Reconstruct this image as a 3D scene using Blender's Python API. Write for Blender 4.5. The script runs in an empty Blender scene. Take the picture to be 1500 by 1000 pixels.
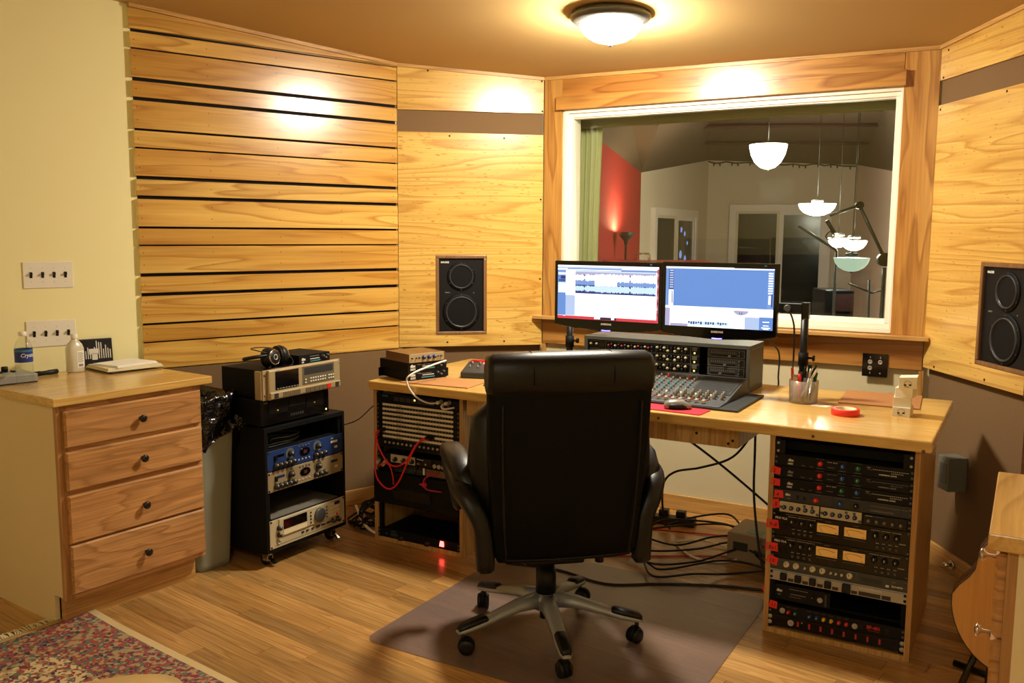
import bpy, bmesh, math, random
from mathutils import Vector, Matrix
random.seed(7)
R = math.radians
scene = bpy.context.scene
COL = scene.collection

# ------------------------------------------------------------------ camera
cam_d = bpy.data.cameras.new('camera'); cam = bpy.data.objects.new('camera', cam_d); COL.objects.link(cam)
cam_d.sensor_width = 36.0
cam_d.lens = 36.0 * 1315.2 / 1500.0
cam_d.clip_start = 0.05
cam_d.clip_end = 100
PITCH, ROLL = R(6.79), R(0.327)
fw = Vector((0, math.cos(PITCH), -math.sin(PITCH))); up0 = Vector((0, math.sin(PITCH), math.cos(PITCH))); rt0 = Vector((1, 0, 0))
rt = rt0 * math.cos(ROLL) + up0 * math.sin(ROLL); up = -rt0 * math.sin(ROLL) + up0 * math.cos(ROLL)
M = Matrix((rt, up, -fw)).transposed().to_4x4(); M.translation = Vector((0, 0, 1.5))
cam.matrix_world = M
scene.camera = cam

# ------------------------------------------------------------------ world (night: almost no light from outside) and exposure
w = bpy.data.worlds.new('night'); scene.world = w; w.use_nodes = True
w.node_tree.nodes['Background'].inputs[0].default_value = (0.35, 0.4, 0.5, 1)
w.node_tree.nodes['Background'].inputs[1].default_value = 0.02
scene.view_settings.view_transform = 'Standard'
scene.view_settings.look = 'None'
scene.view_settings.gamma = 1.0
scene.view_settings.use_curve_mapping = False
scene.view_settings.exposure = 0.0
LAMP_STRENGTH = 400.0            # glow of the control room's ceiling lamp
LAMP_COLOR = (1.0, 0.925, 0.74)
BACK_FILL = 145.0                # unseen lamp behind the photographer, set to lift the left wall

# ------------------------------------------------------------------ frames: origin on the floor, x along the wall or front, y away from the room
def lin(c):
    c = c / 255.0
    return c / 12.92 if c <= 0.04045 else ((c + 0.055) / 1.055) ** 2.4
def rgb(r, g, b): return (lin(r), lin(g), lin(b), 1.0)
class Frame:
    def __init__(s, x, y, deg):
        s.o = Vector((x, y, 0)); s.r = R(deg)
        s.dx = Vector((math.cos(s.r), math.sin(s.r), 0)); s.dy = Vector((-math.sin(s.r), math.cos(s.r), 0))
    def at(s, u, v, z=0.0): return s.o + s.dx * u + s.dy * v + Vector((0, 0, z))
FA = Frame(-0.640, 5.061, 38.4)      # slatted left wall, x ends at its right corner
FB = Frame(-0.640, 5.061, 11.0)      # plywood wall with the first speaker
FC = Frame(0.176, 5.220, -30.0)      # window wall
FD = Frame(1.942, 4.201, -86.6)      # plywood wall with the second speaker
FK = Frame(0.966, 3.286, -30.0)      # desk
FL = Frame(-1.381, 3.789, 55.0)      # drawer cabinet on the left
FR = Frame(-1.088, 3.874, 58.0)      # rolling black rack
CEIL = lambda x, y: 2.687 - 0.045 * x - 0.057 * y

# ------------------------------------------------------------------ mesh builder
class MB:
    def __init__(s): s.v = []; s.f = []; s.m = []; s.sm = []
    def face(s, idx, m=0, smooth=False): s.f.append(idx); s.m.append(m); s.sm.append(smooth)
    def box(s, x0, y0, z0, x1, y1, z1, m=0):
        b = len(s.v)
        s.v += [(x0,y0,z0),(x1,y0,z0),(x1,y1,z0),(x0,y1,z0),(x0,y0,z1),(x1,y0,z1),(x1,y1,z1),(x0,y1,z1)]
        for q in ((0,3,2,1),(4,5,6,7),(0,1,5,4),(1,2,6,5),(2,3,7,6),(3,0,4,7)): s.face([b+i for i in q], m)
        return s
    def hexa(s, pts, m=0):           # 8 points: bottom loop then top loop, both anticlockwise from above
        b = len(s.v); s.v += [tuple(p) for p in pts]
        for q in ((0,3,2,1),(4,5,6,7),(0,1,5,4),(1,2,6,5),(2,3,7,6),(3,0,4,7)): s.face([b+i for i in q], m)
        return s
    def quad(s, a, b_, c, d, m=0):
        b = len(s.v); s.v += [tuple(a), tuple(b_), tuple(c), tuple(d)]; s.face([b,b+1,b+2,b+3], m); return s
    def prism(s, poly, z0, z1, m=0):
        b = len(s.v); n = len(poly)
        s.v += [(x,y,z0) for x,y in poly] + [(x,y,z1) for x,y in poly]
        s.face([b+n-1-i for i in range(n)], m); s.face([b+n+i for i in range(n)], m)
        for i in range(n): j = (i+1) % n; s.face([b+i,b+j,b+n+j,b+n+i], m)
        return s
    def rings(s, rings, m=0, cap0=True, cap1=True, smooth=True, closed=False):
        b = len(s.v); n = len(rings[0])
        for r in rings: s.v += [tuple(p) for p in r]
        k = len(rings)
        for i in range(k if closed else k-1):
            i2 = (i+1) % k
            for j in range(n):
                j2 = (j+1) % n
                s.face([b+i*n+j, b+i*n+j2, b+i2*n+j2, b+i2*n+j], m, smooth)
        if not closed:
            if cap0: s.face([b+n-1-j for j in range(n)], m)
            if cap1: s.face([b+(k-1)*n+j for j in range(n)], m)
        return s
    def cyl(s, c, axis, r, h, n=16, m=0, r2=None, smooth=True):   # from c along axis by h
        a = Vector(axis).normalized(); t = a.orthogonal().normalized(); u = a.cross(t)
        r2 = r if r2 is None else r2; c = Vector(c)
        def ring(p, rr): return [p + t*(rr*math.cos(2*math.pi*i/n)) + u*(rr*math.sin(2*math.pi*i/n)) for i in range(n)]
        return s.rings([ring(c, r), ring(c + a*h, r2)], m, smooth=smooth)
    def lathe(s, prof, c=(0,0,0), axis=(0,0,1), n=24, m=0, cap0=True, cap1=True):
        a = Vector(axis).normalized(); t = a.orthogonal().normalized(); u = a.cross(t); c = Vector(c)
        rr = [[c + a*z + t*(r*math.cos(2*math.pi*i/n)) + u*(r*math.sin(2*math.pi*i/n)) for i in range(n)] for r, z in prof]
        return s.rings(rr, m, cap0, cap1)
    def tube(s, path, r, n=7, m=0, smooth_path=True, per=5):
        P = [Vector(p) for p in path]
        if smooth_path and len(P) > 2: P = spline(P, per)
        rr = []; t = None
        for i, p in enumerate(P):
            d = (P[min(i+1,len(P)-1)] - P[max(i-1,0)])
            if d.length < 1e-9: d = Vector((0,0,1))
            d.normalize()
            if t is None: t = d.orthogonal().normalized()
            t = (t - d * t.dot(d))
            if t.length < 1e-6: t = d.orthogonal()
            t.normalize(); u = d.cross(t)
            rad = r(i/(len(P)-1)) if callable(r) else r
            rr.append([p + t*(rad*math.cos(2*math.pi*j/n)) + u*(rad*math.sin(2*math.pi*j/n)) for j in range(n)])
        return s.rings(rr, m)
    def loft(s, secs, n=28, m=0, axis='z', cap0=True, cap1=True):
        # secs: (pos, c1, c2, half1, half2, power): superellipse outlines stacked along an axis
        rr = []
        for (p, c1, c2, a, b, pw) in secs:
            ring = []
            for i in range(n):
                th = 2*math.pi*(i+0.5)/n; co, si = math.cos(th), math.sin(th)
                x = c1 + a*math.copysign(abs(co)**(2/pw), co); y = c2 + b*math.copysign(abs(si)**(2/pw), si)
                ring.append((x,y,p) if axis == 'z' else ((p,x,y) if axis == 'x' else (y,p,x)))
            rr.append(ring)
        return s.rings(rr, m, cap0, cap1)
    def mesh(s, name, mats):
        me = bpy.data.meshes.new(name); me.from_pydata(s.v, [], s.f)
        for mt in (mats if isinstance(mats, (list, tuple)) else [mats]): me.materials.append(MAT[mt] if isinstance(mt, str) else mt)
        for p, mi, sm in zip(me.polygons, s.m, s.sm): p.material_index = mi; p.use_smooth = sm
        me.update(); return me
    def build(s, name, mats, parent=None, loc=(0,0,0), rz=0.0, bevel=0.0, seg=2, sub=0):
        o = bpy.data.objects.new(name, s.mesh(name, mats)); COL.objects.link(o)
        o.location = loc; o.rotation_euler = (0,0,rz)
        if parent is not None: o.parent = parent
        if bevel:
            md = o.modifiers.new('bevel', 'BEVEL'); md.width = bevel; md.segments = seg; md.limit_method = 'ANGLE'; md.angle_limit = R(40)
        if sub:
            md = o.modifiers.new('smooth', 'SUBSURF'); md.levels = sub; md.render_levels = sub
        return o
def spline(P, per=5):
    out = []
    for i in range(len(P)-1):
        p0, p1, p2, p3 = P[max(i-1,0)], P[i], P[i+1], P[min(i+2,len(P)-1)]
        for k in range(per):
            t = k/per
            out.append(0.5*((2*p1) + (p2-p0)*t + (2*p0-5*p1+4*p2-p3)*t*t + (3*p1-p0-3*p2+p3)*t**3))
    out.append(P[-1]); return out
def put(name, me, parent=None, loc=(0,0,0), rot=(0,0,0)):
    o = bpy.data.objects.new(name, me); COL.objects.link(o); o.location = loc; o.rotation_euler = rot
    if parent is not None: o.parent = parent
    return o
def tag(o, label=None, cat=None, group=None, kind=None):
    if label: o['label'] = label
    if cat: o['category'] = cat
    if group: o['group'] = group
    if kind: o['kind'] = kind
    return o
def thing(name, label, cat, loc=(0,0,0), rz=0.0, group=None):
    o = bpy.data.objects.new(name, None); COL.objects.link(o); o.empty_display_size = 0.05
    o.location = loc; o.rotation_euler = (0,0,rz)
    return tag(o, label, cat, group)
def lab(o, text): o['label'] = text; return o
TXT = {}
def text(parent, s, x, y, z, size, mat, name='lettering', align='LEFT', bold=0.0, flat=False, shear=0.0):
    # flat lettering standing on a front face that looks along -y (or lying on a top face when flat)
    key = (s, size, mat, align, bold, flat, shear)
    if key not in TXT:
        cu = bpy.data.curves.new('lettering', 'FONT'); cu.body = s; cu.size = size; cu.align_x = align; cu.offset = bold; cu.shear = shear; cu.resolution_u = 2
        cu.extrude = 0.0003
        ob = bpy.data.objects.new('lettering', cu)
        me = bpy.data.meshes.new_from_object(ob); bpy.data.objects.remove(ob); bpy.data.curves.remove(cu)
        if not flat:
            for v in me.vertices: v.co = Vector((v.co.x, -v.co.z, v.co.y))
        me.materials.clear(); me.materials.append(MAT[mat]); TXT[key] = me
    return put(name, TXT[key], parent, (x, y, z))
# ------------------------------------------------------------------ materials
MAT = {}
def nodes(name):
    m = bpy.data.materials.new(name); m.use_nodes = True; nt = m.node_tree; b = nt.nodes['Principled BSDF']; MAT[name] = m
    return m, nt, b
def N(nt, t, **kw):
    n = nt.nodes.new(t)
    for k, v in kw.items(): setattr(n, k, v)
    return n
def plain(name, col, rough=0.5, metal=0.0, spec=0.5, noise=0.0, nscale=40.0, bump=0.0, bscale=200.0, coat=0.0):
    m, nt, b = nodes(name)
    b.inputs['Base Color'].default_value = col; b.inputs['Roughness'].default_value = rough; b.inputs['Metallic'].default_value = metal
    b.inputs['Specular IOR Level'].default_value = spec; b.inputs['Coat Weight'].default_value = coat
    tc = N(nt, 'ShaderNodeTexCoord')
    if noise:
        nz = N(nt, 'ShaderNodeTexNoise'); nz.inputs['Scale'].default_value = nscale; nz.inputs['Detail'].default_value = 3
        nt.links.new(tc.outputs['Object'], nz.inputs['Vector'])
        mx = N(nt, 'ShaderNodeMix', data_type='RGBA'); nt.links.new(nz.outputs['Fac'], mx.inputs['Factor'])
        mx.inputs['A'].default_value = tuple(c*(1-noise) for c in col[:3])+(1,); mx.inputs['B'].default_value = tuple(min(1,c*(1+noise)) for c in col[:3])+(1,)
        nt.links.new(mx.outputs['Result'], b.inputs['Base Color'])
    if bump:
        nb = N(nt, 'ShaderNodeTexNoise'); nb.inputs['Scale'].default_value = bscale; nb.inputs['Detail'].default_value = 2
        nt.links.new(tc.outputs['Object'], nb.inputs['Vector'])
        bp = N(nt, 'ShaderNodeBump'); bp.inputs['Strength'].default_value = bump; bp.inputs['Distance'].default_value = 0.002
        nt.links.new(nb.outputs['Fac'], bp.inputs['Height']); nt.links.new(bp.outputs['Normal'], b.inputs['Normal'])
    return m
def emit(name, col, strength):
    m, nt, b = nodes(name)
    b.inputs['Base Color'].default_value = (0.02,0.02,0.02,1); b.inputs['Emission Color'].default_value = col; b.inputs['Emission Strength'].default_value = strength
    b.inputs['Roughness'].default_value = 0.3
    return m
def wood(name, light, mid, dark, along='x', rings=7.0, scale=1.0, rough=0.3, coat=0.25, fibre=0.35, vary=0.25, dark_amt=1.0, bands=4.0, line=0.55, long=0.55, flecks=0.0):
    # sliced softwood: contour lines of a stretched noise field (the cathedral figure) with fine fibres along the grain
    m, nt, b = nodes(name); L = nt.links.new
    tc = N(nt, 'ShaderNodeTexCoord'); oi = N(nt, 'ShaderNodeObjectInfo')
    mul = N(nt, 'ShaderNodeMath', operation='MULTIPLY'); mul.inputs[1].default_value = 37.0; L(oi.outputs['Random'], mul.inputs[0])
    off = N(nt, 'ShaderNodeVectorMath', operation='ADD'); L(tc.outputs['Object'], off.inputs[0]); L(mul.outputs[0], off.inputs[1])
    sc = {'x': (long, bands, bands), 'y': (bands, long, bands), 'z': (bands, bands, long)}[along]
    mp = N(nt, 'ShaderNodeMapping'); mp.inputs['Scale'].default_value = tuple(c*scale for c in sc); L(off.outputs[0], mp.inputs['Vector'])
    nz = N(nt, 'ShaderNodeTexNoise'); nz.inputs['Scale'].default_value = 1.6; nz.inputs['Detail'].default_value = 2.5; nz.inputs['Roughness'].default_value = 0.45; nz.inputs['Distortion'].default_value = 0.3
    L(mp.outputs[0], nz.inputs['Vector'])
    rm = N(nt, 'ShaderNodeMath', operation='MULTIPLY'); rm.inputs[1].default_value = rings; L(nz.outputs['Fac'], rm.inputs[0])
    fr = N(nt, 'ShaderNodeMath', operation='FRACT'); L(rm.outputs[0], fr.inputs[0])
    rp = N(nt, 'ShaderNodeValToRGB'); e = rp.color_ramp.elements
    e[0].position = 0.0; e[0].color = (0.0,)*3+(1,); e[1].position = 1.0; e[1].color = (0.0,)*3+(1,)
    a = e.new(0.62); a.color = (0.35,)*3+(1,); c_ = e.new(0.86); c_.color = (dark_amt,)*3+(1,)
    L(fr.outputs[0], rp.inputs[0])
    fs = {'x': (3, 120, 120), 'y': (120, 3, 120), 'z': (120, 120, 3)}[along]
    mp2 = N(nt, 'ShaderNodeMapping'); mp2.inputs['Scale'].default_value = fs; L(off.outputs[0], mp2.inputs['Vector'])
    nf = N(nt, 'ShaderNodeTexNoise'); nf.inputs['Scale'].default_value = 1.0; nf.inputs['Detail'].default_value = 3; L(mp2.outputs[0], nf.inputs['Vector'])
    # broad patches of tone
    mp3 = N(nt, 'ShaderNodeMapping'); mp3.inputs['Scale'].default_value = tuple(c*0.9 for c in sc); L(off.outputs[0], mp3.inputs['Vector'])
    nb = N(nt, 'ShaderNodeTexNoise'); nb.inputs['Scale'].default_value = 1.0; nb.inputs['Detail'].default_value = 2; L(mp3.outputs[0], nb.inputs['Vector'])
    m1 = N(nt, 'ShaderNodeMix', data_type='RGBA'); m1.inputs['A'].default_value = light; m1.inputs['B'].default_value = mid
    ramp2 = N(nt, 'ShaderNodeMapRange'); ramp2.inputs[1].default_value = 0.38; ramp2.inputs[2].default_value = 0.68; L(nb.outputs['Fac'], ramp2.inputs[0]); L(ramp2.outputs[0], m1.inputs['Factor'])
    m2 = N(nt, 'ShaderNodeMix', data_type='RGBA'); m2.inputs['B'].default_value = dark; L(m1.outputs['Result'], m2.inputs['A'])
    k = N(nt, 'ShaderNodeMath', operation='MULTIPLY'); L(rp.outputs['Color'], k.inputs[0]); k.inputs[1].default_value = line; L(k.outputs[0], m2.inputs['Factor'])
    m3 = N(nt, 'ShaderNodeMix', data_type='RGBA', blend_type='MULTIPLY'); L(m2.outputs['Result'], m3.inputs['A'])
    fr2 = N(nt, 'ShaderNodeMapRange'); fr2.inputs[1].default_value = 0.3; fr2.inputs[2].default_value = 0.7; fr2.inputs[3].default_value = 1.0 - fibre; fr2.inputs[4].default_value = 1.0 + fibre*0.3
    L(nf.outputs['Fac'], fr2.inputs[0]); L(fr2.outputs[0], m3.inputs['B']); m3.inputs['Factor'].default_value = 1.0
    last = m3.outputs['Result']
    if flecks:
        mp4 = N(nt, 'ShaderNodeMapping'); mp4.inputs['Scale'].default_value = {'x': (28, 150, 150), 'y': (150, 28, 150), 'z': (150, 150, 28)}[along]; L(off.outputs[0], mp4.inputs['Vector'])
        n4 = N(nt, 'ShaderNodeTexNoise'); n4.inputs['Scale'].default_value = 1.0; n4.inputs['Detail'].default_value = 0; L(mp4.outputs[0], n4.inputs['Vector'])
        g4 = N(nt, 'ShaderNodeMapRange'); g4.inputs[1].default_value = 0.73; g4.inputs[2].default_value = 0.80; g4.inputs[4].default_value = flecks; L(n4.outputs['Fac'], g4.inputs[0])
        m4 = N(nt, 'ShaderNodeMix', data_type='RGBA'); m4.inputs['B'].default_value = dark; L(last, m4.inputs['A']); L(g4.outputs[0], m4.inputs['Factor']); last = m4.outputs['Result']
    hsv = N(nt, 'ShaderNodeHueSaturation'); L(last, hsv.inputs['Color'])
    vr = N(nt, 'ShaderNodeMapRange'); vr.inputs[3].default_value = 1.0 - vary; vr.inputs[4].default_value = 1.0 + vary; L(oi.outputs['Random'], vr.inputs[0]); L(vr.outputs[0], hsv.inputs['Value'])
    L(hsv.outputs['Color'], b.inputs['Base Color'])
    b.inputs['Roughness'].default_value = rough; b.inputs['Coat Weight'].default_value = coat; b.inputs['Coat Roughness'].default_value = 0.18
    bp = N(nt, 'ShaderNodeBump'); bp.inputs['Strength'].default_value = 0.08; bp.inputs['Distance'].default_value = 0.001; L(nf.outputs['Fac'], bp.inputs['Height']); L(bp.outputs['Normal'], b.inputs['Normal'])
    return m
PL, PM, PD = (0.76,0.47,0.115,1), (0.58,0.30,0.05,1), (0.40,0.155,0.02,1)
wood('ply_slat', PL, PM, PD, 'x', rings=7, scale=1.1, rough=0.26, coat=0.35, vary=0.06, fibre=0.14, line=0.75, bands=5, long=0.42)
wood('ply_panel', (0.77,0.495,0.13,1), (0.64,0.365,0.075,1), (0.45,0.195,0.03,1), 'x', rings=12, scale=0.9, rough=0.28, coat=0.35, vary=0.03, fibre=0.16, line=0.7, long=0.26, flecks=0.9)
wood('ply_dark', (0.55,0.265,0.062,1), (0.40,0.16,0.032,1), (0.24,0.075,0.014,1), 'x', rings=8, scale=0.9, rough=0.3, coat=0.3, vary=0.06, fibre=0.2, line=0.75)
wood('ply_post', (0.60,0.32,0.085,1), (0.46,0.21,0.045,1), (0.28,0.10,0.02,1), 'z', rings=9, scale=0.9, rough=0.3, coat=0.3, vary=0.08, fibre=0.2, line=0.75)
wood('trim_wood', (0.66,0.38,0.12,1), (0.55,0.28,0.08,1), (0.4,0.18,0.04,1), 'x', rings=5, rough=0.35, coat=0.2, vary=0.05)
wood('pine_top', (0.80,0.53,0.18,1), (0.68,0.41,0.11,1), (0.50,0.25,0.06,1), 'x', rings=8, scale=1.0, rough=0.22, coat=0.45, vary=0.02, fibre=0.18, dark_amt=0.7)
wood('pine_side', (0.66,0.40,0.15,1), (0.56,0.31,0.10,1), (0.40,0.18,0.05,1), 'z', rings=7, rough=0.35, coat=0.2, vary=0.05)
wood('pine_right', (0.80,0.53,0.2,1), (0.72,0.42,0.13,1), (0.45,0.2,0.05,1), 'y', rings=8, scale=1.0, rough=0.25, coat=0.35, vary=0.02, fibre=0.15)
wood('oak_drawer', (0.62,0.32,0.12,1), (0.52,0.245,0.08,1), (0.30,0.12,0.032,1), 'x', rings=9, scale=1.2, rough=0.35, coat=0.2, vary=0.08, fibre=0.28, dark_amt=0.9, line=0.7, bands=4.5, long=0.8)
wood('oak_frame', (0.52,0.27,0.10,1), (0.44,0.21,0.07,1), (0.32,0.13,0.04,1), 'z', rings=5, rough=0.4, coat=0.15, vary=0.05)
wood('oak_floor', (0.56,0.315,0.105,1), (0.46,0.24,0.07,1), (0.28,0.12,0.03,1), 'x', rings=7, scale=1.4, rough=0.26, coat=0.3, line=0.65, vary=0.28, fibre=0.3, dark_amt=0.75, bands=6)
wood('walnut', (0.20,0.085,0.03,1), (0.15,0.06,0.02,1), (0.08,0.03,0.01,1), 'y', rings=6, rough=0.35, coat=0.2, vary=0.05)
wood('speaker_trim', (0.26,0.125,0.048,1), (0.22,0.10,0.037,1), (0.14,0.06,0.02,1), 'z', rings=6, rough=0.4, coat=0.1, vary=0.05)
wood('guitar_top', (0.62,0.30,0.075,1), (0.55,0.25,0.06,1), (0.45,0.18,0.04,1), 'z', rings=5, rough=0.3, coat=0.4, vary=0.02, fibre=0.12, dark_amt=0.4)
plain('wall_paint', rgb(247,238,182), 0.75, noise=0.02, nscale=3, bump=0.05, bscale=300)
plain('cabinet_cream', rgb(226,206,164), 0.6, noise=0.02, nscale=3)
plain('drywall', rgb(205,192,156), 0.8, noise=0.03, nscale=4)
plain('ceiling_paint', rgb(192,158,100), 0.85, noise=0.02, nscale=2)
plain('dark_gap', rgb(10,10,12), 0.95)
plain('fabric_brown', rgb(120,94,66), 0.95, spec=0.15, noise=0.12, nscale=260, bump=0.3, bscale=500)
plain('vinyl_white', rgb(240,230,215), 0.4)
plain('vinyl_cream', rgb(226,214,180), 0.5)
plain('switch_white', rgb(238,232,220), 0.35)
plain('black_plastic', rgb(12,12,14), 0.42, spec=0.35)
plain('black_matte', rgb(7,7,9), 0.65, spec=0.2)
plain('cone_grey', rgb(30,30,33), 0.32)
plain('black_gloss', rgb(8,8,10), 0.12)
plain('black_face', rgb(11,11,14), 0.5, spec=0.25, noise=0.1, nscale=300)
plain('grey_face', rgb(60,60,58), 0.45)
plain('dark_grey', rgb(44,45,46), 0.5)
plain('console_grey', rgb(78,78,74), 0.45, noise=0.04, nscale=60)
plain('mixer_grey', rgb(66,68,70), 0.5)
plain('leather', rgb(12,13,16), 0.38, spec=0.38, bump=0.25, bscale=320, noise=0.15, nscale=20)
plain('leather_back', rgb(7,8,9), 0.6, spec=0.15, bump=0.15, bscale=400)
plain('silver', rgb(178,172,160), 0.4, metal=0.35)
plain('aluminium', rgb(158,160,162), 0.42, metal=0.35)
plain('champagne', rgb(186,166,128), 0.4, metal=0.45)
plain('champagne_dark', rgb(110,98,74), 0.5, metal=0.3)
plain('cream_panel', rgb(196,184,152), 0.45, metal=0.1)
plain('chrome', rgb(210,206,200), 0.15, metal=1.0)
plain('dark_metal', rgb(60,56,50), 0.35, metal=0.8)
plain('gunmetal', rgb(92,92,90), 0.4, metal=0.5)
plain('blue_face', rgb(38,62,120), 0.4, metal=0.2)
plain('blue_dark', rgb(22,40,96), 0.4)
plain('knob_black', rgb(14,14,16), 0.4)
plain('knob_grey', rgb(120,114,104), 0.5)
plain('knob_red', rgb(215,35,28), 0.4)
plain('knob_blue', rgb(30,72,140), 0.4)
plain('knob_green', rgb(22,100,60), 0.4)
plain('knob_yellow', rgb(230,180,20), 0.4)
plain('knob_cream', rgb(220,208,176), 0.4)
plain('tape_red', rgb(232,48,40), 0.6)
plain('tape_roll_red', rgb(238,52,34), 0.45)
plain('ink', rgb(20,14,14), 0.8)
plain('ink_white', rgb(220,216,204), 0.6)
plain('ink_grey', rgb(140,136,126), 0.6)
plain('ink_red', rgb(200,36,24), 0.6)
plain('ink_blue', rgb(40,120,180), 0.6)
plain('label_strip', rgb(222,210,186), 0.6, noise=0.06, nscale=80)
plain('paper', rgb(240,236,226), 0.8)
plain('paper_cream', rgb(228,214,178), 0.8)
plain('cardboard', rgb(166,114,66), 0.9, noise=0.1, nscale=300)
plain('bin_grey', rgb(140,142,128), 0.55)
plain('bag_black', rgb(9,9,11), 0.2, spec=0.6, bump=1.0, bscale=28)
MAT['bag_black'].node_tree.nodes['Bump'].inputs['Distance'].default_value = 0.02
plain('rubber_red', rgb(200,40,46), 0.6)
plain('cable_red', rgb(215,30,34), 0.45)
plain('cable_magenta', rgb(170,30,80), 0.45)
plain('cable_black', rgb(12,12,13), 0.5)
plain('cable_grey', rgb(90,96,96), 0.5)
plain('cable_white', rgb(235,228,214), 0.45)
plain('pad_red', rgb(196,22,50), 0.85)
plain('boxcard_white', rgb(226,218,200), 0.7)
plain('beige_box', rgb(150,132,104), 0.7)
plain('box_grey', rgb(104,104,98), 0.55)
plain('tan_leather', rgb(206,176,116), 0.35)
plain('mouse_silver', rgb(150,146,140), 0.3, metal=0.5)
plain('label_blue', rgb(24,52,140), 0.45)
plain('label_teal', rgb(62,124,134), 0.45)
plain('milky_plastic', rgb(232,226,206), 0.3)
plain('curtain_olive', rgb(172,168,126), 0.9)
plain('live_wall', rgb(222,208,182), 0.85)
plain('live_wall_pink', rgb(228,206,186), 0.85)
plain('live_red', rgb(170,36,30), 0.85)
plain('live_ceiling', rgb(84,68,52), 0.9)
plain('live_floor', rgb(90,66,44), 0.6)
plain('night_glass', rgb(22,24,22), 0.15)
plain('piano_red', rgb(150,30,30), 0.3)
plain('carpet_dark', rgb(60,26,22), 0.9)
emit('led_red', (1.0,0.05,0.04,1), 14); emit('led_orange', (1.0,0.55,0.1,1), 6); emit('led_blue', (0.12,0.1,1.0,1), 6); emit('led_yellow', (1,0.85,0.2,1), 2.0); emit('led_dim_red', (1,0.05,0.03,1), 0.05); MAT['led_dim_red'].node_tree.nodes['Principled BSDF'].inputs['Base Color'].default_value = (0.35,0.02,0.015,1)
emit('meter_face', (1.0,0.5,0.1,1), 0.16); MAT['meter_face'].node_tree.nodes['Principled BSDF'].inputs['Base Color'].default_value = (0.62,0.32,0.06,1)
emit('scr_white', (0.95,0.97,1.0,1), 1.6); emit('scr_blue', (0.14,0.30,0.72,1), 1.0); emit('scr_mid', (0.20,0.36,0.78,1), 1.0); emit('scr_pale', (0.50,0.63,0.92,1), 1.0)
emit('scr_navy', (0.03,0.05,0.28,1), 0.8); emit('scr_red', (0.85,0.05,0.08,1), 0.9); emit('scr_lilac', (0.52,0.50,0.75,1), 0.9); emit('scr_cyan', (0.62,0.82,0.95,1), 1.1); emit('scr_dark', (0.02,0.025,0.09,1), 0.6)
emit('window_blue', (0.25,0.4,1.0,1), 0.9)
emit('torch_glow', (1.0,0.75,0.45,1), 420)
emit('bowl_glow', LAMP_COLOR+(1,), LAMP_STRENGTH)
emit('bowl_glow_fill', LAMP_COLOR+(1,), BACK_FILL)
emit('reflection_glow', (1.0,0.95,0.84,1), 62.0)  # glow of the added bowls that imitate lamp reflections
emit('reflection_green', (0.75,0.95,0.75,1), 0.75)  # fainter glow for the greenish lamp reflection
def clear(name, tint, rough=0.0, trans=0.8, gloss_ior=1.45, body=None):
    m, nt, b = nodes(name); L = nt.links.new
    out = nt.nodes['Material Output']; tr = N(nt, 'ShaderNodeBsdfTransparent'); tr.inputs[0].default_value = tint
    gl = N(nt, 'ShaderNodeBsdfGlossy'); gl.inputs['Roughness'].default_value = rough
    lw = N(nt, 'ShaderNodeLayerWeight'); lw.inputs[0].default_value = 0.5
    pw = N(nt, 'ShaderNodeMath', operation='POWER'); L(lw.outputs['Facing'], pw.inputs[0]); pw.inputs[1].default_value = 5.0
    f0 = ((gloss_ior-1)/(gloss_ior+1))**2
    fr = N(nt, 'ShaderNodeMath', operation='MULTIPLY_ADD'); L(pw.outputs[0], fr.inputs[0]); fr.inputs[1].default_value = 1-f0; fr.inputs[2].default_value = f0
    base = tr.outputs[0]
    if body is not None:
        b.inputs['Base Color'].default_value = body; b.inputs['Roughness'].default_value = max(rough, 0.3)
        mx0 = N(nt, 'ShaderNodeMixShader'); mx0.inputs[0].default_value = 1-trans; L(tr.outputs[0], mx0.inputs[1]); L(b.outputs[0], mx0.inputs[2]); base = mx0.outputs[0]
    mx = N(nt, 'ShaderNodeMixShader'); L(fr.outputs[0], mx.inputs[0]); L(base, mx.inputs[1]); L(gl.outputs[0], mx.inputs[2]); L(mx.outputs[0], out.inputs['Surface'])
    return m
clear('window_glass', (0.95,0.965,0.93,1), 0.0)
clear('clear_plastic', (0.93,0.95,0.95,1), 0.05)
clear('cup_plastic', (0.9,0.88,0.86,1), 0.1, trans=0.72, body=rgb(200,190,180))
clear('acrylic', (0.85,0.88,0.88,1), 0.02)
clear('mat_plastic', (0.78,0.72,0.72,1), 0.25, trans=0.74, gloss_ior=1.25, body=rgb(176,158,150))
clear('bottle_milky', (0.9,0.9,0.85,1), 0.2, trans=0.25, body=rgb(230,224,204))
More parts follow.
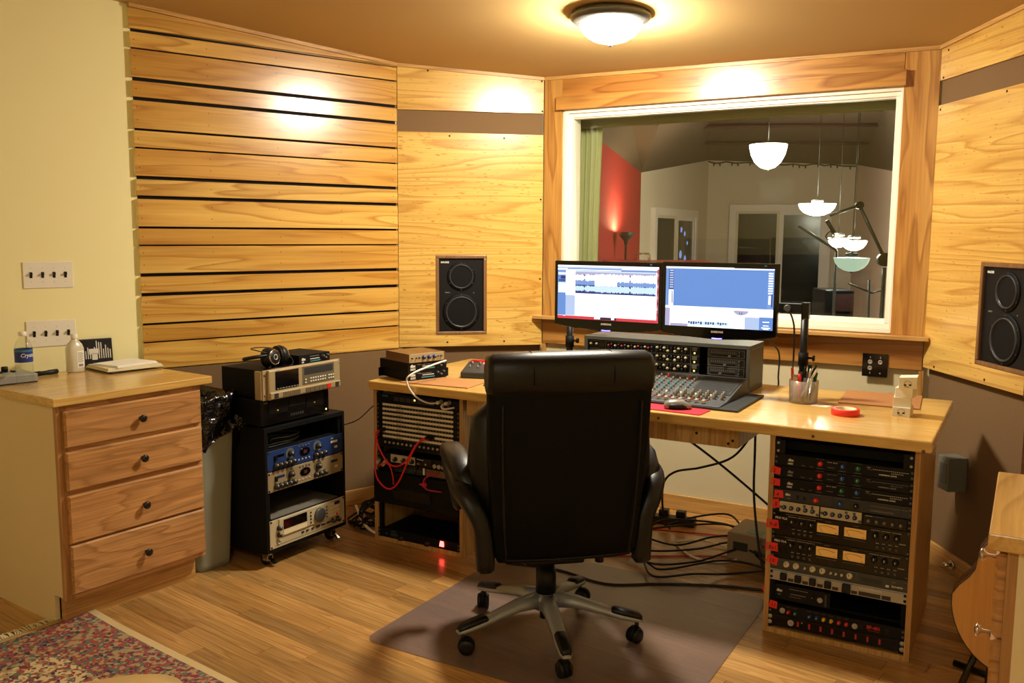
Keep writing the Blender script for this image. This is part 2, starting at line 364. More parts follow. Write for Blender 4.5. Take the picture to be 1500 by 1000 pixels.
def rug_mat():
    m, nt, b = nodes('rug_pile'); L = nt.links.new
    tc = N(nt, 'ShaderNodeTexCoord'); sep = N(nt, 'ShaderNodeSeparateXYZ'); L(tc.outputs['Object'], sep.inputs[0])
    nzw = N(nt, 'ShaderNodeTexNoise'); nzw.inputs['Scale'].default_value = 30; L(tc.outputs['Object'], nzw.inputs['Vector'])
    wv = N(nt, 'ShaderNodeMix', data_type='VECTOR'); wv.inputs['Factor'].default_value = 0.02; L(tc.outputs['Object'], wv.inputs['A']); L(nzw.outputs['Color'], wv.inputs['B'])
    v1 = N(nt, 'ShaderNodeTexVoronoi'); v1.inputs['Scale'].default_value = 24; L(wv.outputs['Result'], v1.inputs['Vector'])
    v2 = N(nt, 'ShaderNodeTexVoronoi'); v2.inputs['Scale'].default_value = 75; L(wv.outputs['Result'], v2.inputs['Vector'])
    cell = N(nt, 'ShaderNodeValToRGB'); cell.color_ramp.interpolation = 'CONSTANT'; e = cell.color_ramp.elements
    e[0].color = rgb(168,142,104); e[1].position = 0.26; e[1].color = rgb(152,82,70)
    for p, c in ((0.50, rgb(98,108,98)), (0.68, rgb(140,54,62)), (0.82, rgb(166,140,102)), (0.93, rgb(66,62,76))): q = e.new(p); q.color = c
    sc1 = N(nt, 'ShaderNodeSeparateColor'); L(v2.outputs['Color'], sc1.inputs[0]); L(sc1.outputs[0], cell.inputs[0])
    # blossoms: a dark heart and a ring round each big cell centre
    bl = N(nt, 'ShaderNodeValToRGB'); bl.color_ramp.interpolation = 'CONSTANT'; e = bl.color_ramp.elements
    e[0].color = rgb(142,42,56); e[1].position = 0.09; e[1].color = rgb(176,110,92)
    for p, c in ((0.17, rgb(138,42,56)), (0.26, rgb(76,72,82)), (0.31, rgb(110,116,100))): q = e.new(p); q.color = c
    L(v1.outputs['Distance'], bl.inputs[0])
    mask = N(nt, 'ShaderNodeMath', operation='LESS_THAN'); mask.inputs[1].default_value = 0.36; L(v1.outputs['Distance'], mask.inputs[0])
    mx = N(nt, 'ShaderNodeMix', data_type='RGBA'); L(mask.outputs[0], mx.inputs['Factor']); L(cell.outputs['Color'], mx.inputs['A']); L(bl.outputs['Color'], mx.inputs['B'])
    # field inside the border: paler ground
    dx = N(nt, 'ShaderNodeMath', operation='LESS_THAN'); dx.inputs[1].default_value = 0.05
    mpx = N(nt, 'ShaderNodeMath', operation='MINIMUM'); L(sep.outputs['X'], mpx.inputs[0])
    ny = N(nt, 'ShaderNodeMath', operation='MULTIPLY'); ny.inputs[1].default_value = -1; L(sep.outputs['Y'], ny.inputs[0]); L(ny.outputs[0], mpx.inputs[1])
    edge = N(nt, 'ShaderNodeMath', operation='LESS_THAN'); edge.inputs[1].default_value = 0.03; L(mpx.outputs[0], edge.inputs[0])
    fld = N(nt, 'ShaderNodeMath', operation='GREATER_THAN'); fld.inputs[1].default_value = 0.27; L(mpx.outputs[0], fld.inputs[0])
    gsel = N(nt, 'ShaderNodeMath', operation='GREATER_THAN'); gsel.inputs[1].default_value = 0.66; L(sc1.outputs[1], gsel.inputs[0])
    fm = N(nt, 'ShaderNodeMath', operation='MULTIPLY'); L(fld.outputs[0], fm.inputs[0]); L(gsel.outputs[0], fm.inputs[1])
    mx2 = N(nt, 'ShaderNodeMix', data_type='RGBA'); L(fm.outputs[0], mx2.inputs['Factor']); L(mx.outputs['Result'], mx2.inputs['A']); mx2.inputs['B'].default_value = rgb(204,182,136)
    mx3 = N(nt, 'ShaderNodeMix', data_type='RGBA'); L(edge.outputs[0], mx3.inputs['Factor']); L(mx2.outputs['Result'], mx3.inputs['A']); mx3.inputs['B'].default_value = rgb(206,180,130)
    L(mx3.outputs['Result'], b.inputs['Base Color']); b.inputs['Roughness'].default_value = 0.95; b.inputs['Specular IOR Level'].default_value = 0.1
    nb = N(nt, 'ShaderNodeTexNoise'); nb.inputs['Scale'].default_value = 500; L(tc.outputs['Object'], nb.inputs['Vector'])
    bp = N(nt, 'ShaderNodeBump'); bp.inputs['Strength'].default_value = 0.5; bp.inputs['Distance'].default_value = 0.003; L(nb.outputs['Fac'], bp.inputs['Height']); L(bp.outputs['Normal'], b.inputs['Normal'])
rug_mat()
# ------------------------------------------------------------------ the room
def struct(name, mb, mats, fr=None, parent=None, **kw):
    o = mb.build(name, mats, parent, fr.o if fr else (0,0,0), fr.r if fr else 0.0, **kw)
    if parent is None: o['kind'] = 'structure'
    return o
H = 2.95
# floor: a sub-floor carrying oak boards that run parallel to the rug
floor = struct('floor', MB().box(-4,-2.2,-0.05,4.0,6.0,-0.0125), 'oak_floor')
FP = Frame(-0.30, 3.30, -38.2); PW = 0.081
lens = [0.34, 0.5, 0.66, 0.82, 1.0, 1.2]; pmesh = {}
for L_ in lens:
    mb = MB(); g = 0.0007
    mb.box(g,g,-0.0125,L_-g,PW-g,0.0)
    pmesh[L_] = mb.mesh('plank', 'oak_floor')
cand = []
rp = random.Random(5)
for row in range(-34, 28):
    u = -2.9 + rp.random()*0.6
    while u < 3.0:
        L_ = rp.choice(lens); c = FP.at(u+L_/2, (row+0.5)*PW, 0)
        if 2.45 < c.y < 5.3 and abs(c.x) < 0.66*c.y + 0.15: cand.append((c.length, L_, FP.at(u, row*PW, 0)))
        u += L_
cand.sort(key=lambda q: q[0])
rest = MB()
for i, (d_, L_, p) in enumerate(cand):
    if i < 298: put('plank', pmesh[L_], floor, p, (0,0,FP.r))
    else:
        g = 0.0006; a = [p + FP.dx*x + FP.dy*y for x, y in ((g,g),(L_-g,g),(L_-g,PW-g),(g,PW-g))]
        rest.hexa([q + Vector((0,0,-0.0125)) for q in a] + a)
if rest.f: tag(rest.build('far_planks', 'oak_floor', floor), 'oak boards towards the far wall', kind='stuff')
# ceiling: one plane rising gently away from the window
cp = [(-3.7,-2.0),(1.9,-2.0),(2.6,2.0),(2.2,4.4),(0.2,5.6),(-0.9,5.4),(-3.9,3.0)]
cm = MB(); n = len(cp)
cm.v = [(x,y,CEIL(x,y)) for x,y in cp] + [(x,y,CEIL(x,y)+0.1) for x,y in cp]
cm.face(list(range(n-1,-1,-1))); cm.face([n+i for i in range(n)])
for i in range(n): j = (i+1)%n; cm.face([i,j,n+j,n+i])
struct('ceiling', cm, 'ceiling_paint')
def ctop(fr, u, v=0.0): p = fr.at(u, v); return CEIL(p.x, p.y)
def to_ceiling(mb, fr, x0, x1, y0, y1, z0, m=0, drop=0.0):
    mb.hexa([(x0,y0,z0),(x1,y0,z0),(x1,y1,z0),(x0,y1,z0)] + [(x,y,ctop(fr,x,y)-drop) for x,y in ((x0,y0),(x1,y0),(x1,y1),(x0,y1))], m); return mb
# left wall: painted wall running on behind the slats
wl = struct('wall_left', MB().box(-3.5,0.0195,-0.05,0.05,0.13,H), 'wall_paint', FA)
MB().box(-1.39,0.0182,0.858,-0.002,0.0195,2.42).build('acoustic_backing', 'dark_gap', wl)
fabA = MB().box(-1.38,0.006,0.0,0.0,0.0194,0.852).build('fabric_panel', 'fabric_brown', wl)
gaps = [(0.984,.0035),(1.070,.005),(1.210,.008),(1.302,.008),(1.440,.0035),(1.523,.005),(1.662,.008),(1.752,.008),(1.887,.0035),(1.970,.005),(2.108,.008),(2.195,.008),(2.331,.0035),(2.410,.007)]
zs = [0.857]
for g, h in gaps: zs += [g-h, g+h]
nail = MB().cyl((0,0,0),(0,-1,0),0.0022,0.0008,8).mesh('nail', 'ink')
for i in range(15):
    z0 = zs[2*i]; mb = MB()
    x0, x1 = -1.397 - 0.0012*i*0.3, (-0.001 if i != 13 else -0.001)
    if i < 14: mb.box(x0,-0.0,0,x1,0.018,zs[2*i+1]-z0)
    else:
        mb.hexa([(x0,0,0),(x1,0,0),(x1,0.018,0),(x0,0.018,0),(x0,0,ctop(FA,x0)-z0-0.018),(x1,0,ctop(FA,x1)-z0-0.018),(x1,0.018,ctop(FA,x1)-z0-0.018),(x0,0.018,ctop(FA,x0)-z0-0.018)])
    mb.m[5] = 1       # the painted left end of the board
    s = mb.build('slat', ['ply_slat','wall_paint'], wl, (0,0,z0), bevel=0.0012, seg=1)
    for x in (x0+0.02, -1.05, -0.7, -0.35, -0.03):
        for f in ((0.3,0.75) if zs[min(2*i+1,28)]-z0 > 0.1 else (0.5,)):
            if i < 14: put('nail', nail, s, (x,-0.0002,(zs[2*i+1]-z0)*f))
def crown(name, fr, x0, x1, y0=-0.012):
    mb = MB(); mb.hexa([(x,y,ctop(fr,x,y)-0.017) for x,y in ((x0,y0),(x1,y0),(x1,0.02),(x0,0.02))] + [(x,y,ctop(fr,x,y)+0.01) for x,y in ((x0,y0),(x1,y0),(x1,0.02),(x0,0.02))])
    return struct(name, mb, 'trim_wood', fr)
crown('trim_1', FA, -1.40, 0.005); crown('trim_2', FB, -0.005, 0.83); crown('trim_3', FC, -0.005, 2.045); crown('trim_4', FD, -0.005, 1.9)
def base(name, fr, x0, x1, y0, h=0.085):
    return struct(name, MB().box(x0,y0,0,x1,y0+0.016,h), 'trim_wood', fr, bevel=0.004)
base('baseboard_left', FA, -1.38, 0.0, -0.0105); base('baseboard_front_left', FB, 0.0, 0.86, 0.016)
base('baseboard_front', FC, 0.0, 2.05, 0.004); base('baseboard_front_right', FD, 0.0, 1.9, 0.016)
# plywood walls with the flush-mounted speakers
screw_me = MB().cyl((0,0,0),(0,-1,0),0.0055,0.0012,10).mesh('screw', 'ink')
def ply_wall(name, fr, length, band0, band1, bot, hole, screws):
    wa = struct(name, MB().box(-0.04,0.06,-0.05,length+0.05,0.17,H), 'fabric_brown', fr)
    MB().box(0,0.033,0,length,0.061,bot+0.01).build('fabric_panel', 'fabric_brown', wa)
    p = to_ceiling(MB(), fr, 0.001, length, 0.0, 0.02, band0, drop=0.008).build('plywood_panel', 'ply_panel', wa, bevel=0.001, seg=1)
    MB().box(0.0,0.012,band1-0.01,length,0.06,band0+0.01).build('fabric_band', 'fabric_brown', wa)
    x0,x1,z0,z1 = hole; mb = MB(); X1 = length
    mb.box(0.001,0,bot,x0,0.02,band1).box(x1,0,bot,X1,0.02,band1).box(x0,0,bot,x1,0.02,z0).box(x0,0,z1,x1,0.02,band1)
    q = mb.build('plywood_panel', 'ply_panel', wa)
    for k, (sx, sz) in enumerate(screws): put('screw', screw_me, p if sz > band0 else q, (sx,-0.0002,sz))
    MB().box(0.0,0.02,bot-0.006,X1,0.06,bot).build('panel_edge', 'trim_wood', wa)
    return wa
ply_wall('wall_front_left', FB, 0.828, 2.182, 2.063, 0.862, (0.209,0.503,0.927,1.382), [(0.17,2.395),(0.815,2.36),(0.82,2.195),(0.29,2.045),(0.60,2.04),(0.815,1.70),(0.815,1.245),(0.275,0.885),(0.605,0.885)])
ply_wall('wall_front_right', FD, 1.95, 2.205, 2.095, 0.89, (0.42,0.78,0.965,1.398), [(0.06,2.33),(0.03,2.215),(0.02,2.075),(0.52,2.08),(0.10,0.905),(0.5,0.91),(0.9,0.91),(0.95,2.08)])
def speaker(label, fr, cx, z0, wdt, hgt):
    t = thing('studio_monitor', label, 'speaker', fr.at(cx,0.0,z0), fr.r, 'flush-mounted studio monitors')
    f = MB(); a = wdt/2; b = a-0.019
    f.box(-a,-0.002,0,a,0.12,0.019).box(-a,-0.002,hgt-0.019,a,0.12,hgt).box(-a,-0.002,0.019,-b,0.12,hgt-0.019).box(b,-0.002,0.019,a,0.12,hgt-0.019)
    f.build('surround', 'speaker_trim', t, bevel=0.004)
    MB().box(-b,0.012,0.019,b,0.14,hgt-0.019).build('baffle', 'black_face', t)
    def driver(nm, z, r):
        mb = MB(); c = (0,0.012,z)
        mb.lathe([(r*1.24,0.0),(r*1.24,0.004),(r*1.06,0.005)], c, (0,-1,0), 40, 0)
        d = mb.build(nm, 'black_matte', t)
        MB().lathe([(r*1.05,0.004),(r*1.03,0.011),(r*0.96,0.0105),(r*0.94,0.005)], c, (0,-1,0), 40, cap0=False, cap1=False).build('rubber_ring', 'dark_grey', d)
        MB().lathe([(r*0.95,0.006),(r*0.6,-0.010),(r*0.27,-0.022)], c, (0,-1,0), 40, cap0=False, cap1=False).build('cone', 'cone_grey', d)
        MB().lathe([(r*0.28,-0.022),(r*0.25,-0.013),(r*0.15,-0.007),(0.001,-0.005)], c, (0,-1,0), 24, cap0=False).build('dust_cap', 'black_gloss', d)
        sm = MB().cyl((0,0,0),(0,-1,0),0.0025,0.0015,8).mesh('bolt','gunmetal')
        for k in range(6):
            th = 2*math.pi*k/6+math.pi/6; put('bolt', sm, d, (r*1.14*math.cos(th),0.0075,z+r*1.14*math.sin(th)))
    driver('tweeter', hgt*0.733, 0.066); driver('woofer', hgt*0.286, 0.086)
    text(t, 'MACKIE', -b+0.012, 0.0118, hgt-0.045, 0.013, 'ink_white', bold=0.0006)
    text(t, 'HR824', -b+0.035, 0.0118, hgt*0.525, 0.010, 'ink_grey')
    MB().box(0.07,0.0105,hgt*0.52,0.076,0.012,hgt*0.525+0.004).build('power_light', 'label_teal', t)
    return t
speaker('black two-way monitor speaker flush in plywood left of the window', FB, 0.356, 0.927, 0.294, 0.455)
speaker('black two-way monitor speaker flush in plywood right of the window', FD, 0.60, 0.965, 0.36, 0.433)
# window wall
OX0, OX1, OZ0, OZ1 = 0.114, 1.915, 1.035, 2.205
wf = struct('wall_front', MB().box(-0.12,0.02,-0.05,OX0,0.20,H).box(OX1,0.02,-0.05,2.2,0.20,H).box(OX0,0.02,-0.05,OX1,0.20,OZ0).box(OX0,0.02,OZ1,OX1,0.20,H), 'drywall', FC)
to_ceiling(MB(), FC, 0.0, 0.114, 0.0, 0.021, 1.034, drop=0.006).build('corner_board', 'ply_post', wf, bevel=0.0015, seg=1)
to_ceiling(MB(), FC, 1.888, 2.04, 0.0, 0.021, 1.034, drop=0.006).build('corner_board', 'ply_post', wf, bevel=0.0015, seg=1)
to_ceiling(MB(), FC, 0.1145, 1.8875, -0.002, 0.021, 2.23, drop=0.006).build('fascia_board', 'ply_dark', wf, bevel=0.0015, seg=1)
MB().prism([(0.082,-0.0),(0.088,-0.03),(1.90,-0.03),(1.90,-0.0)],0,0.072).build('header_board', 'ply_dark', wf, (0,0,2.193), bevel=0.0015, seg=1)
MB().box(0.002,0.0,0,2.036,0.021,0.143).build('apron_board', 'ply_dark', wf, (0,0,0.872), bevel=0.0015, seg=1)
MB().prism([(-0.036,-0.055),(2.062,-0.055),(2.062,0.0),(2.042,0.02),(-0.004,0.02),(-0.036,-0.0)],0,0.019).build('sill_board', 'trim_wood', wf, (0,0,1.0155), bevel=0.003)
MB().box(-0.004,0.0,0,0.022,0.022,0.79).build('corner_strip', 'ply_post', wf, (0,0,0.08)); MB().box(2.022,0.0,0,2.044,0.022,0.79).build('corner_strip', 'ply_post', wf, (0,0,0.08))
win = MB()
a0,a1,b0,b1 = 0.128,1.90,1.040,2.196
def ring(mb, x0,x1,z0,z1,wd,y0,y1,m=0):
    mb.box(x0,y0,z0,x1,y1,z0+wd,m).box(x0,y0,z1-wd,x1,y1,z1,m).box(x0,y0,z0+wd,x0+wd,y1,z1-wd,m).box(x1-wd,y0,z0+wd,x1,y1,z1-wd,m)
ring(win, a0,a1,b0,b1,0.022,0.002,0.12)
win_o = struct('window_1', win, 'vinyl_white', FC, bevel=0.002)
mb = MB(); ring(mb, OX0+0.001,OX1-0.001,OZ0+0.0005,OZ1-0.001,0.016,0.010,0.13); mb.build('frame_return', 'vinyl_cream', win_o)
mb = MB(); ring(mb, a0+0.022,a1-0.022,b0+0.022,b1-0.022,0.022,0.018,0.125); mb.build('sash_frame', 'vinyl_white', win_o, bevel=0.003)
mb = MB(); x0,x1,z0,z1 = a0+0.044,a1-0.044,b0+0.044,b1-0.044
mb.hexa([(x0,0.105,z0),(x1,0.105,z0),(x1,0.111,z0),(x0,0.111,z0),(x0,0.045,z1),(x1,0.045,z1),(x1,0.051,z1),(x0,0.051,z1)])
mb.build('glass_pane', 'window_glass', win_o)
MB().box(x0,0.030,z1-0.006,x1,0.075,z1+0.004).build('glazing_bead', 'vinyl_white', win_o); MB().box(x0,0.088,z0-0.006,x1,0.124,z0+0.016).build('glazing_bead', 'vinyl_white', win_o)
mb = MB(); mb.box(x0-0.05,0.185,z0-0.04,x1+0.05,0.19,z1+0.04); mb.build('glass_pane', 'window_glass', win_o)
# rest of the shell, mostly behind the photographer
def seg_wall(name, x0,y0,x1,y1, mat, t=0.12):
    d = Vector((x1-x0,y1-y0,0)); L_ = d.length; fr = Frame(x0,y0,math.degrees(math.atan2(d.y,d.x)))
    return struct(name, MB().box(-0.1,0.0,-0.05,L_+0.1,t,H), mat, fr)
seg_wall('wall_far_left', -3.35,-1.9,-3.35,2.98,'wall_paint')
seg_wall('wall_back', 1.7,-1.8,-3.5,-1.8,'wall_paint')
E5 = (2.062,2.325); E6 = (1.396,1.19)
seg_wall('wall_right', E5[0],E5[1],E6[0],E6[1],'wall_paint'); seg_wall('wall_back_right', E6[0],E6[1],1.65,-1.85,'wall_paint')
# switch plates on the painted wall, connection plate and junction box
def switch_plate(label, x, z):
    t = thing('switch_plate', label, 'light switch', FA.at(x,0.0192,z), FA.r, 'four-gang switch plates')
    MB().box(-0.100,-0.005,-0.058,0.100,-0.0003,0.058).build('plate', 'switch_white', t, bevel=0.003)
    tg = MB().box(-0.0055,-0.0062,-0.013,0.0055,-0.004,0.013).hexa([(-0.0045,-0.018,0.002),(0.0045,-0.018,0.002),(0.0045,-0.005,-0.006),(-0.0045,-0.005,-0.006),(-0.0045,-0.018,0.010),(0.0045,-0.018,0.010),(0.0045,-0.005,0.008),(-0.0045,-0.005,0.008)]).mesh('toggle','black_plastic')
    sc = MB().cyl((0,-0.005,0),(0,-1,0),0.0028,0.001,8).mesh('screw','vinyl_cream')
    for k in range(4):
        xx = -0.069+0.046*k; put('toggle', tg, t, (xx,0,0)); put('screw', sc, t, (xx,0,0.030)); put('screw', sc, t, (xx,0,-0.030))
switch_plate('upper white four-gang switch plate with black toggles', -1.783, 1.312)
switch_plate('lower white four-gang switch plate with black toggles behind the bottles', -1.783, 1.053)
t = thing('connection_plate', 'black wall plate with three audio jacks below the window sill', 'wall plate', FC.at(1.828,-0.0005,0.882), FC.r)
MB().box(-0.058,-0.005,-0.056,0.058,-0.0002,0.056).build('plate', 'black_gloss', t, bevel=0.002)
jk = MB().lathe([(0.0105,0),(0.0105,0.004),(0.008,0.005),(0.006,0.003),(0.006,0.0005)],(0,-0.005,0),(0,-1,0),16).mesh('jack','silver')
for x, z in ((-0.022,0.016),(0.024,0.016),(-0.022,-0.014)): put('jack', jk, t, (x,0,z))
text(t,'1',-0.025,-0.0052,0.034,0.012,'ink_white'); text(t,'2',0.021,-0.0052,0.034,0.012,'ink_white'); text(t,'3',-0.025,-0.0052,-0.042,0.012,'ink_white'); text(t,'4',0.021,-0.0052,-0.042,0.012,'ink_white')
t = thing('junction_box', 'grey metal box on the brown fabric wall behind the desk end', 'electrical box', FD.at(0.325,0.032,0.39), FD.r)
MB().box(-0.045,-0.085,0,0.045,-0.0002,0.15).build('housing', 'box_grey', t, bevel=0.003); MB().box(-0.03,-0.0865,0.03,0.03,-0.0845,0.12).build('cover', 'console_grey', t, bevel=0.001)
t = thing('pipe_stub', 'short chrome stub at the baseboard behind the desk end', 'fitting', FD.at(0.33,0.014,0.045), FD.r)
MB().cyl((0,0,0),(0,-1,0),0.010,0.045,14).build('pipe', 'chrome', t); MB().cyl((0,-0.002,0),(0,-1,0),0.02,0.006,16).build('flange', 'chrome', t)
# ceiling lamp
def ceiling_lamp(label, x, y, glow, group=None):
    t = thing('ceiling_lamp', label, 'ceiling lamp', (x,y,CEIL(x,y)), 0, group)
    MB().lathe([(0.165,0.004),(0.173,-0.006),(0.172,-0.022),(0.160,-0.034),(0.140,-0.040),(0.134,-0.046),(0.131,-0.040)],(0,0,0),(0,0,1),48,cap1=False).build('pan', 'gunmetal', t)
    MB().lathe([(0.132,-0.040),(0.129,-0.056),(0.117,-0.078),(0.096,-0.097),(0.068,-0.112),(0.036,-0.121),(0.010,-0.123)],(0,0,0),(0,0,1),40,cap0=False).build('glass_bowl', glow, t)
    MB().lathe([(0.002,-0.121),(0.012,-0.124),(0.012,-0.130),(0.006,-0.138),(0.001,-0.139)],(0,0,0),(0,0,1),16).build('finial', 'gunmetal', t)
    return t
ceiling_lamp('flush ceiling lamp with frosted glass bowl and dark metal pan', 0.415, 3.985, 'bowl_glow')
tag(ceiling_lamp('unseen ceiling fill lamp at the back of the room', -0.6, -0.6, 'bowl_glow_fill'))  # out of view, brightens the left wall
# ------------------------------------------------------------------ the live room beyond the window
P0,P1,P2,P3,P4,P5 = (0.30,5.90),(1.196,8.5),(2.252,10.5),(3.764,10.0),(3.346,8.0),(3.05,6.4)
tops = [2.30,2.08,2.36,2.28,2.07,2.30]
pts = [P0,P1,P2,P3,P4,P5]
def live_wall(name, i, mat):
    (x0,y0),(x1,y1) = pts[i],pts[i+1]; d = Vector((x1-x0,y1-y0,0)); nrm = Vector((-d.y,d.x,0)).normalized()*0.1; z0,z1 = tops[i],tops[i+1]
    a = Vector((x0,y0,-0.05)); b = Vector((x1,y1,-0.05)); mb = MB()
    mb.hexa([a,b,b+nrm,a+nrm,Vector((x0,y0,z0)),Vector((x1,y1,z1)),Vector((x1,y1,z1))+nrm,Vector((x0,y0,z0))+nrm])
    return struct(name, mb, mat)
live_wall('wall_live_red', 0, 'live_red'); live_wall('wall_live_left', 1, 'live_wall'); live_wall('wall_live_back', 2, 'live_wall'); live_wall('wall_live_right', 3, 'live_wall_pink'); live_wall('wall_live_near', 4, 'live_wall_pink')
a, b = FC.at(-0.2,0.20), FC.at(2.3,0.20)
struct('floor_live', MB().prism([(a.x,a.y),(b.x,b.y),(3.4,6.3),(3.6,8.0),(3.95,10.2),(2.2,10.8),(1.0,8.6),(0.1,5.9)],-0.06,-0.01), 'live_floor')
mb = MB(); near = [a, FC.at(0.3,0.20), FC.at(0.9,0.20), FC.at(1.5,0.20), FC.at(2.1,0.20), b]
for i in range(5):
    (x0,y0),(x1,y1) = pts[i],pts[i+1]
    mb.quad((x0,y0,tops[i]),(x1,y1,tops[i+1]),(near[i+1].x,near[i+1].y,2.85),(near[i].x,near[i].y,2.85))
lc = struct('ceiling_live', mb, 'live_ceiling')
for k, f in enumerate((0.22,0.36,0.50,0.64,0.78)):       # bars added in place of slat reflections in the window glass
    q0 = Vector(near[1])*(1-f) + Vector((*P2,0))*f; q1 = Vector(near[4])*(1-f) + Vector((*P3,0))*f
    z0 = 2.85*(1-f)+2.36*f; z1 = 2.85*(1-f)+2.28*f
    MB().tube([(q0.x-0.3,q0.y+0.1,z0-0.02),(q1.x+0.1,q1.y,z1-0.02)],0.022,4,smooth_path=False).build('reflection_bar', 'carpet_dark', lc)
def on(i, t, inset=0.0):
    p = Vector((*pts[i],0)).lerp(Vector((*pts[i+1],0)), t); d = (Vector((*pts[i+1],0))-Vector((*pts[i],0))).normalized()
    return p + Vector((d.y,-d.x,0))*inset
def live_window(name, i, t0, t1, z0, z1, panes):
    p = on(i,t0); q = on(i,t1); d = q-p; fr = Frame(p.x,p.y,math.degrees(math.atan2(d.y,d.x))); L_ = d.length
    mb = MB(); ring(mb,0,L_,z0,z1,0.07,-0.05,-0.001); w_ = struct(name, mb, 'vinyl_white', fr)
    n = len(panes)
    for k, mt in enumerate(panes):
        x0 = 0.07+(L_-0.14)*k/n; x1 = 0.07+(L_-0.14)*(k+1)/n
        mb = MB(); ring(mb,x0,x1,z0+0.07,z1-0.07,0.045 if k else 0.03,-0.04,-0.006); mb.build('sash', 'vinyl_white' if k else 'vinyl_cream', w_)
        MB().box(x0+0.02,-0.02,z0+0.09,x1-0.02,-0.012,z1-0.09).build('pane', mt, w_)
    return w_, fr, L_
w2, f2, L2 = live_window('window_2', 1, 0.129, 0.768, 0.7, 1.77, ['dark_grey','night_glass'])
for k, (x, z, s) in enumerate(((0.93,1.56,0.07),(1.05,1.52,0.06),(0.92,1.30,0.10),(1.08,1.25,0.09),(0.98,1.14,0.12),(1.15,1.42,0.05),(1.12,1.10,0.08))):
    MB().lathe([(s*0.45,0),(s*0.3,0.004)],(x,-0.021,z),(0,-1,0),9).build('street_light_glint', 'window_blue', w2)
live_window('window_3', 2, 0.161, 0.855, 0.35, 1.85, ['night_glass','night_glass'])
# string of bulbs along the wall top
st = thing('light_string', 'dark string of small bulbs draped along the far wall top', 'string lights', (2.252,10.4,0))
path = []
for k in range(25):
    t_ = k/24; p = on(2,t_,0.06); path.append((p.x-2.252, p.y-10.4, 2.345-0.07*t_-0.02*abs(math.sin(k*0.9+0.6*math.sin(k*2.3)))))
MB().tube(path,0.008,5,per=2).build('wire', 'cable_black', st)
bm_ = MB().lathe([(0.005,0),(0.009,-0.015),(0.007,-0.03),(0.002,-0.036)],(0,0,0),(0,0,1),8).mesh('bulb','night_glass')
for k in (1,2,4,5,7,9,10,11,14,15,16,18,20,21,23): put('bulb', bm_, st, path[k])
# lamp reflections in the window glass, added as glowing bowls beyond it
def reflected_bowl(label, x, y, z, r, mat, fl=1.0):
    t = thing('lamp_reflection', label, 'lamp reflection', (x,y,z), 0, 'lamp reflections modelled beyond the window')
    MB().lathe([(r,0.03*fl),(r*0.99,0.015*fl),(r*0.9,-0.03*fl),(r*0.7,-0.075*fl),(r*0.4,-0.105*fl),(0.02,-0.115*fl)],(0,0,0),(0,0,1),28).build('reflection_bowl', mat, t)
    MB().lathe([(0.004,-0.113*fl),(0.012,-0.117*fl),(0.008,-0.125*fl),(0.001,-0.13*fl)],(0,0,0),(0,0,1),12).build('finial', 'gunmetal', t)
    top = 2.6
    MB().cyl((0,0,0.03),(0,0,1),0.0025,max(0.1,top-z-0.02),8).build('stem', 'cable_black', t)  # cord invented to hold up the reflection bowl
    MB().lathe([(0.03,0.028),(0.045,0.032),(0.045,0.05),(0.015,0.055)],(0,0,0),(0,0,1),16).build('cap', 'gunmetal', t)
reflected_bowl('bright bowl standing in for a lamp reflection highest in the window, just under the dark ceiling', 1.953, 7.0, 2.155, 0.140, 'reflection_glow', 1.25)
reflected_bowl('bright bowl standing in for a lamp reflection in the window, second from the top', 2.347, 7.0, 1.729, 0.138, 'reflection_glow', 0.62)
reflected_bowl('left bright bowl of the low overlapping pair standing in for lamp reflections in the window', 2.523, 7.0, 1.473, 0.078, 'reflection_glow', 0.5)
reflected_bowl('right bright bowl of the low overlapping pair standing in for lamp reflections in the window', 2.494, 6.6, 1.455, 0.090, 'reflection_glow', 0.5)
reflected_bowl('dim greenish bowl standing in for a lamp reflection lowest in the window', 2.333, 6.2, 1.335, 0.118, 'reflection_green', 0.65)
# torchiere against the red wall
t = thing('floor_lamp', 'torchiere floor lamp glowing against the red wall', 'floor lamp', (0.935,7.45,0))
MB().lathe([(0.12,0),(0.12,0.02),(0.02,0.035)],(0,0,-0.01),(0,0,1),24).build('base', 'black_plastic', t)
MB().cyl((0,0,0.02),(0,0,1),0.010,1.42,10).build('pole', 'black_plastic', t)
MB().lathe([(0.012,1.42),(0.02,1.455),(0.05,1.485),(0.066,1.525),(0.064,1.525),(0.047,1.49),(0.015,1.465)],(0,0,0),(0,0,1),28).build('shade', 'dark_grey', t)
MB().lathe([(0.05,1.512),(0.045,1.519),(0.001,1.521)],(0,0,0),(0,0,1),20).build('bulb', 'torch_glow', t)
# red cabinet with a chrome rack on top
t = thing('red_cabinet', 'low red cabinet with a flat top in front of the red wall', 'cabinet', (1.14,6.95,-0.01))
MB().box(-0.40,-0.25,0.08,0.36,0.25,1.27).build('body', 'piano_red', t, bevel=0.006); MB().box(-0.42,-0.27,1.27,0.385,0.27,1.315).build('top', 'piano_red', t, bevel=0.008)
for x in (-0.39,0.31):
    for y in (-0.24,0.19): MB().box(x,y,0,x+0.05,y+0.05,0.08).build('foot', 'black_plastic', t)
t = thing('wire_rack', 'small chrome wire rack on the red cabinet', 'rack', (1.02,7.05,1.3055))
MB().tube([(-0.055,0,0),(-0.055,0,0.045),(-0.045,0,0.055),(0.045,0,0.055),(0.055,0,0.045),(0.055,0,0)],0.004,6,smooth_path=False).build('loop', 'chrome', t); MB().tube([(-0.055,0.08,0),(-0.055,0.08,0.045),(0.055,0.08,0.045),(0.055,0.08,0)],0.004,6,smooth_path=False).build('loop', 'chrome', t)
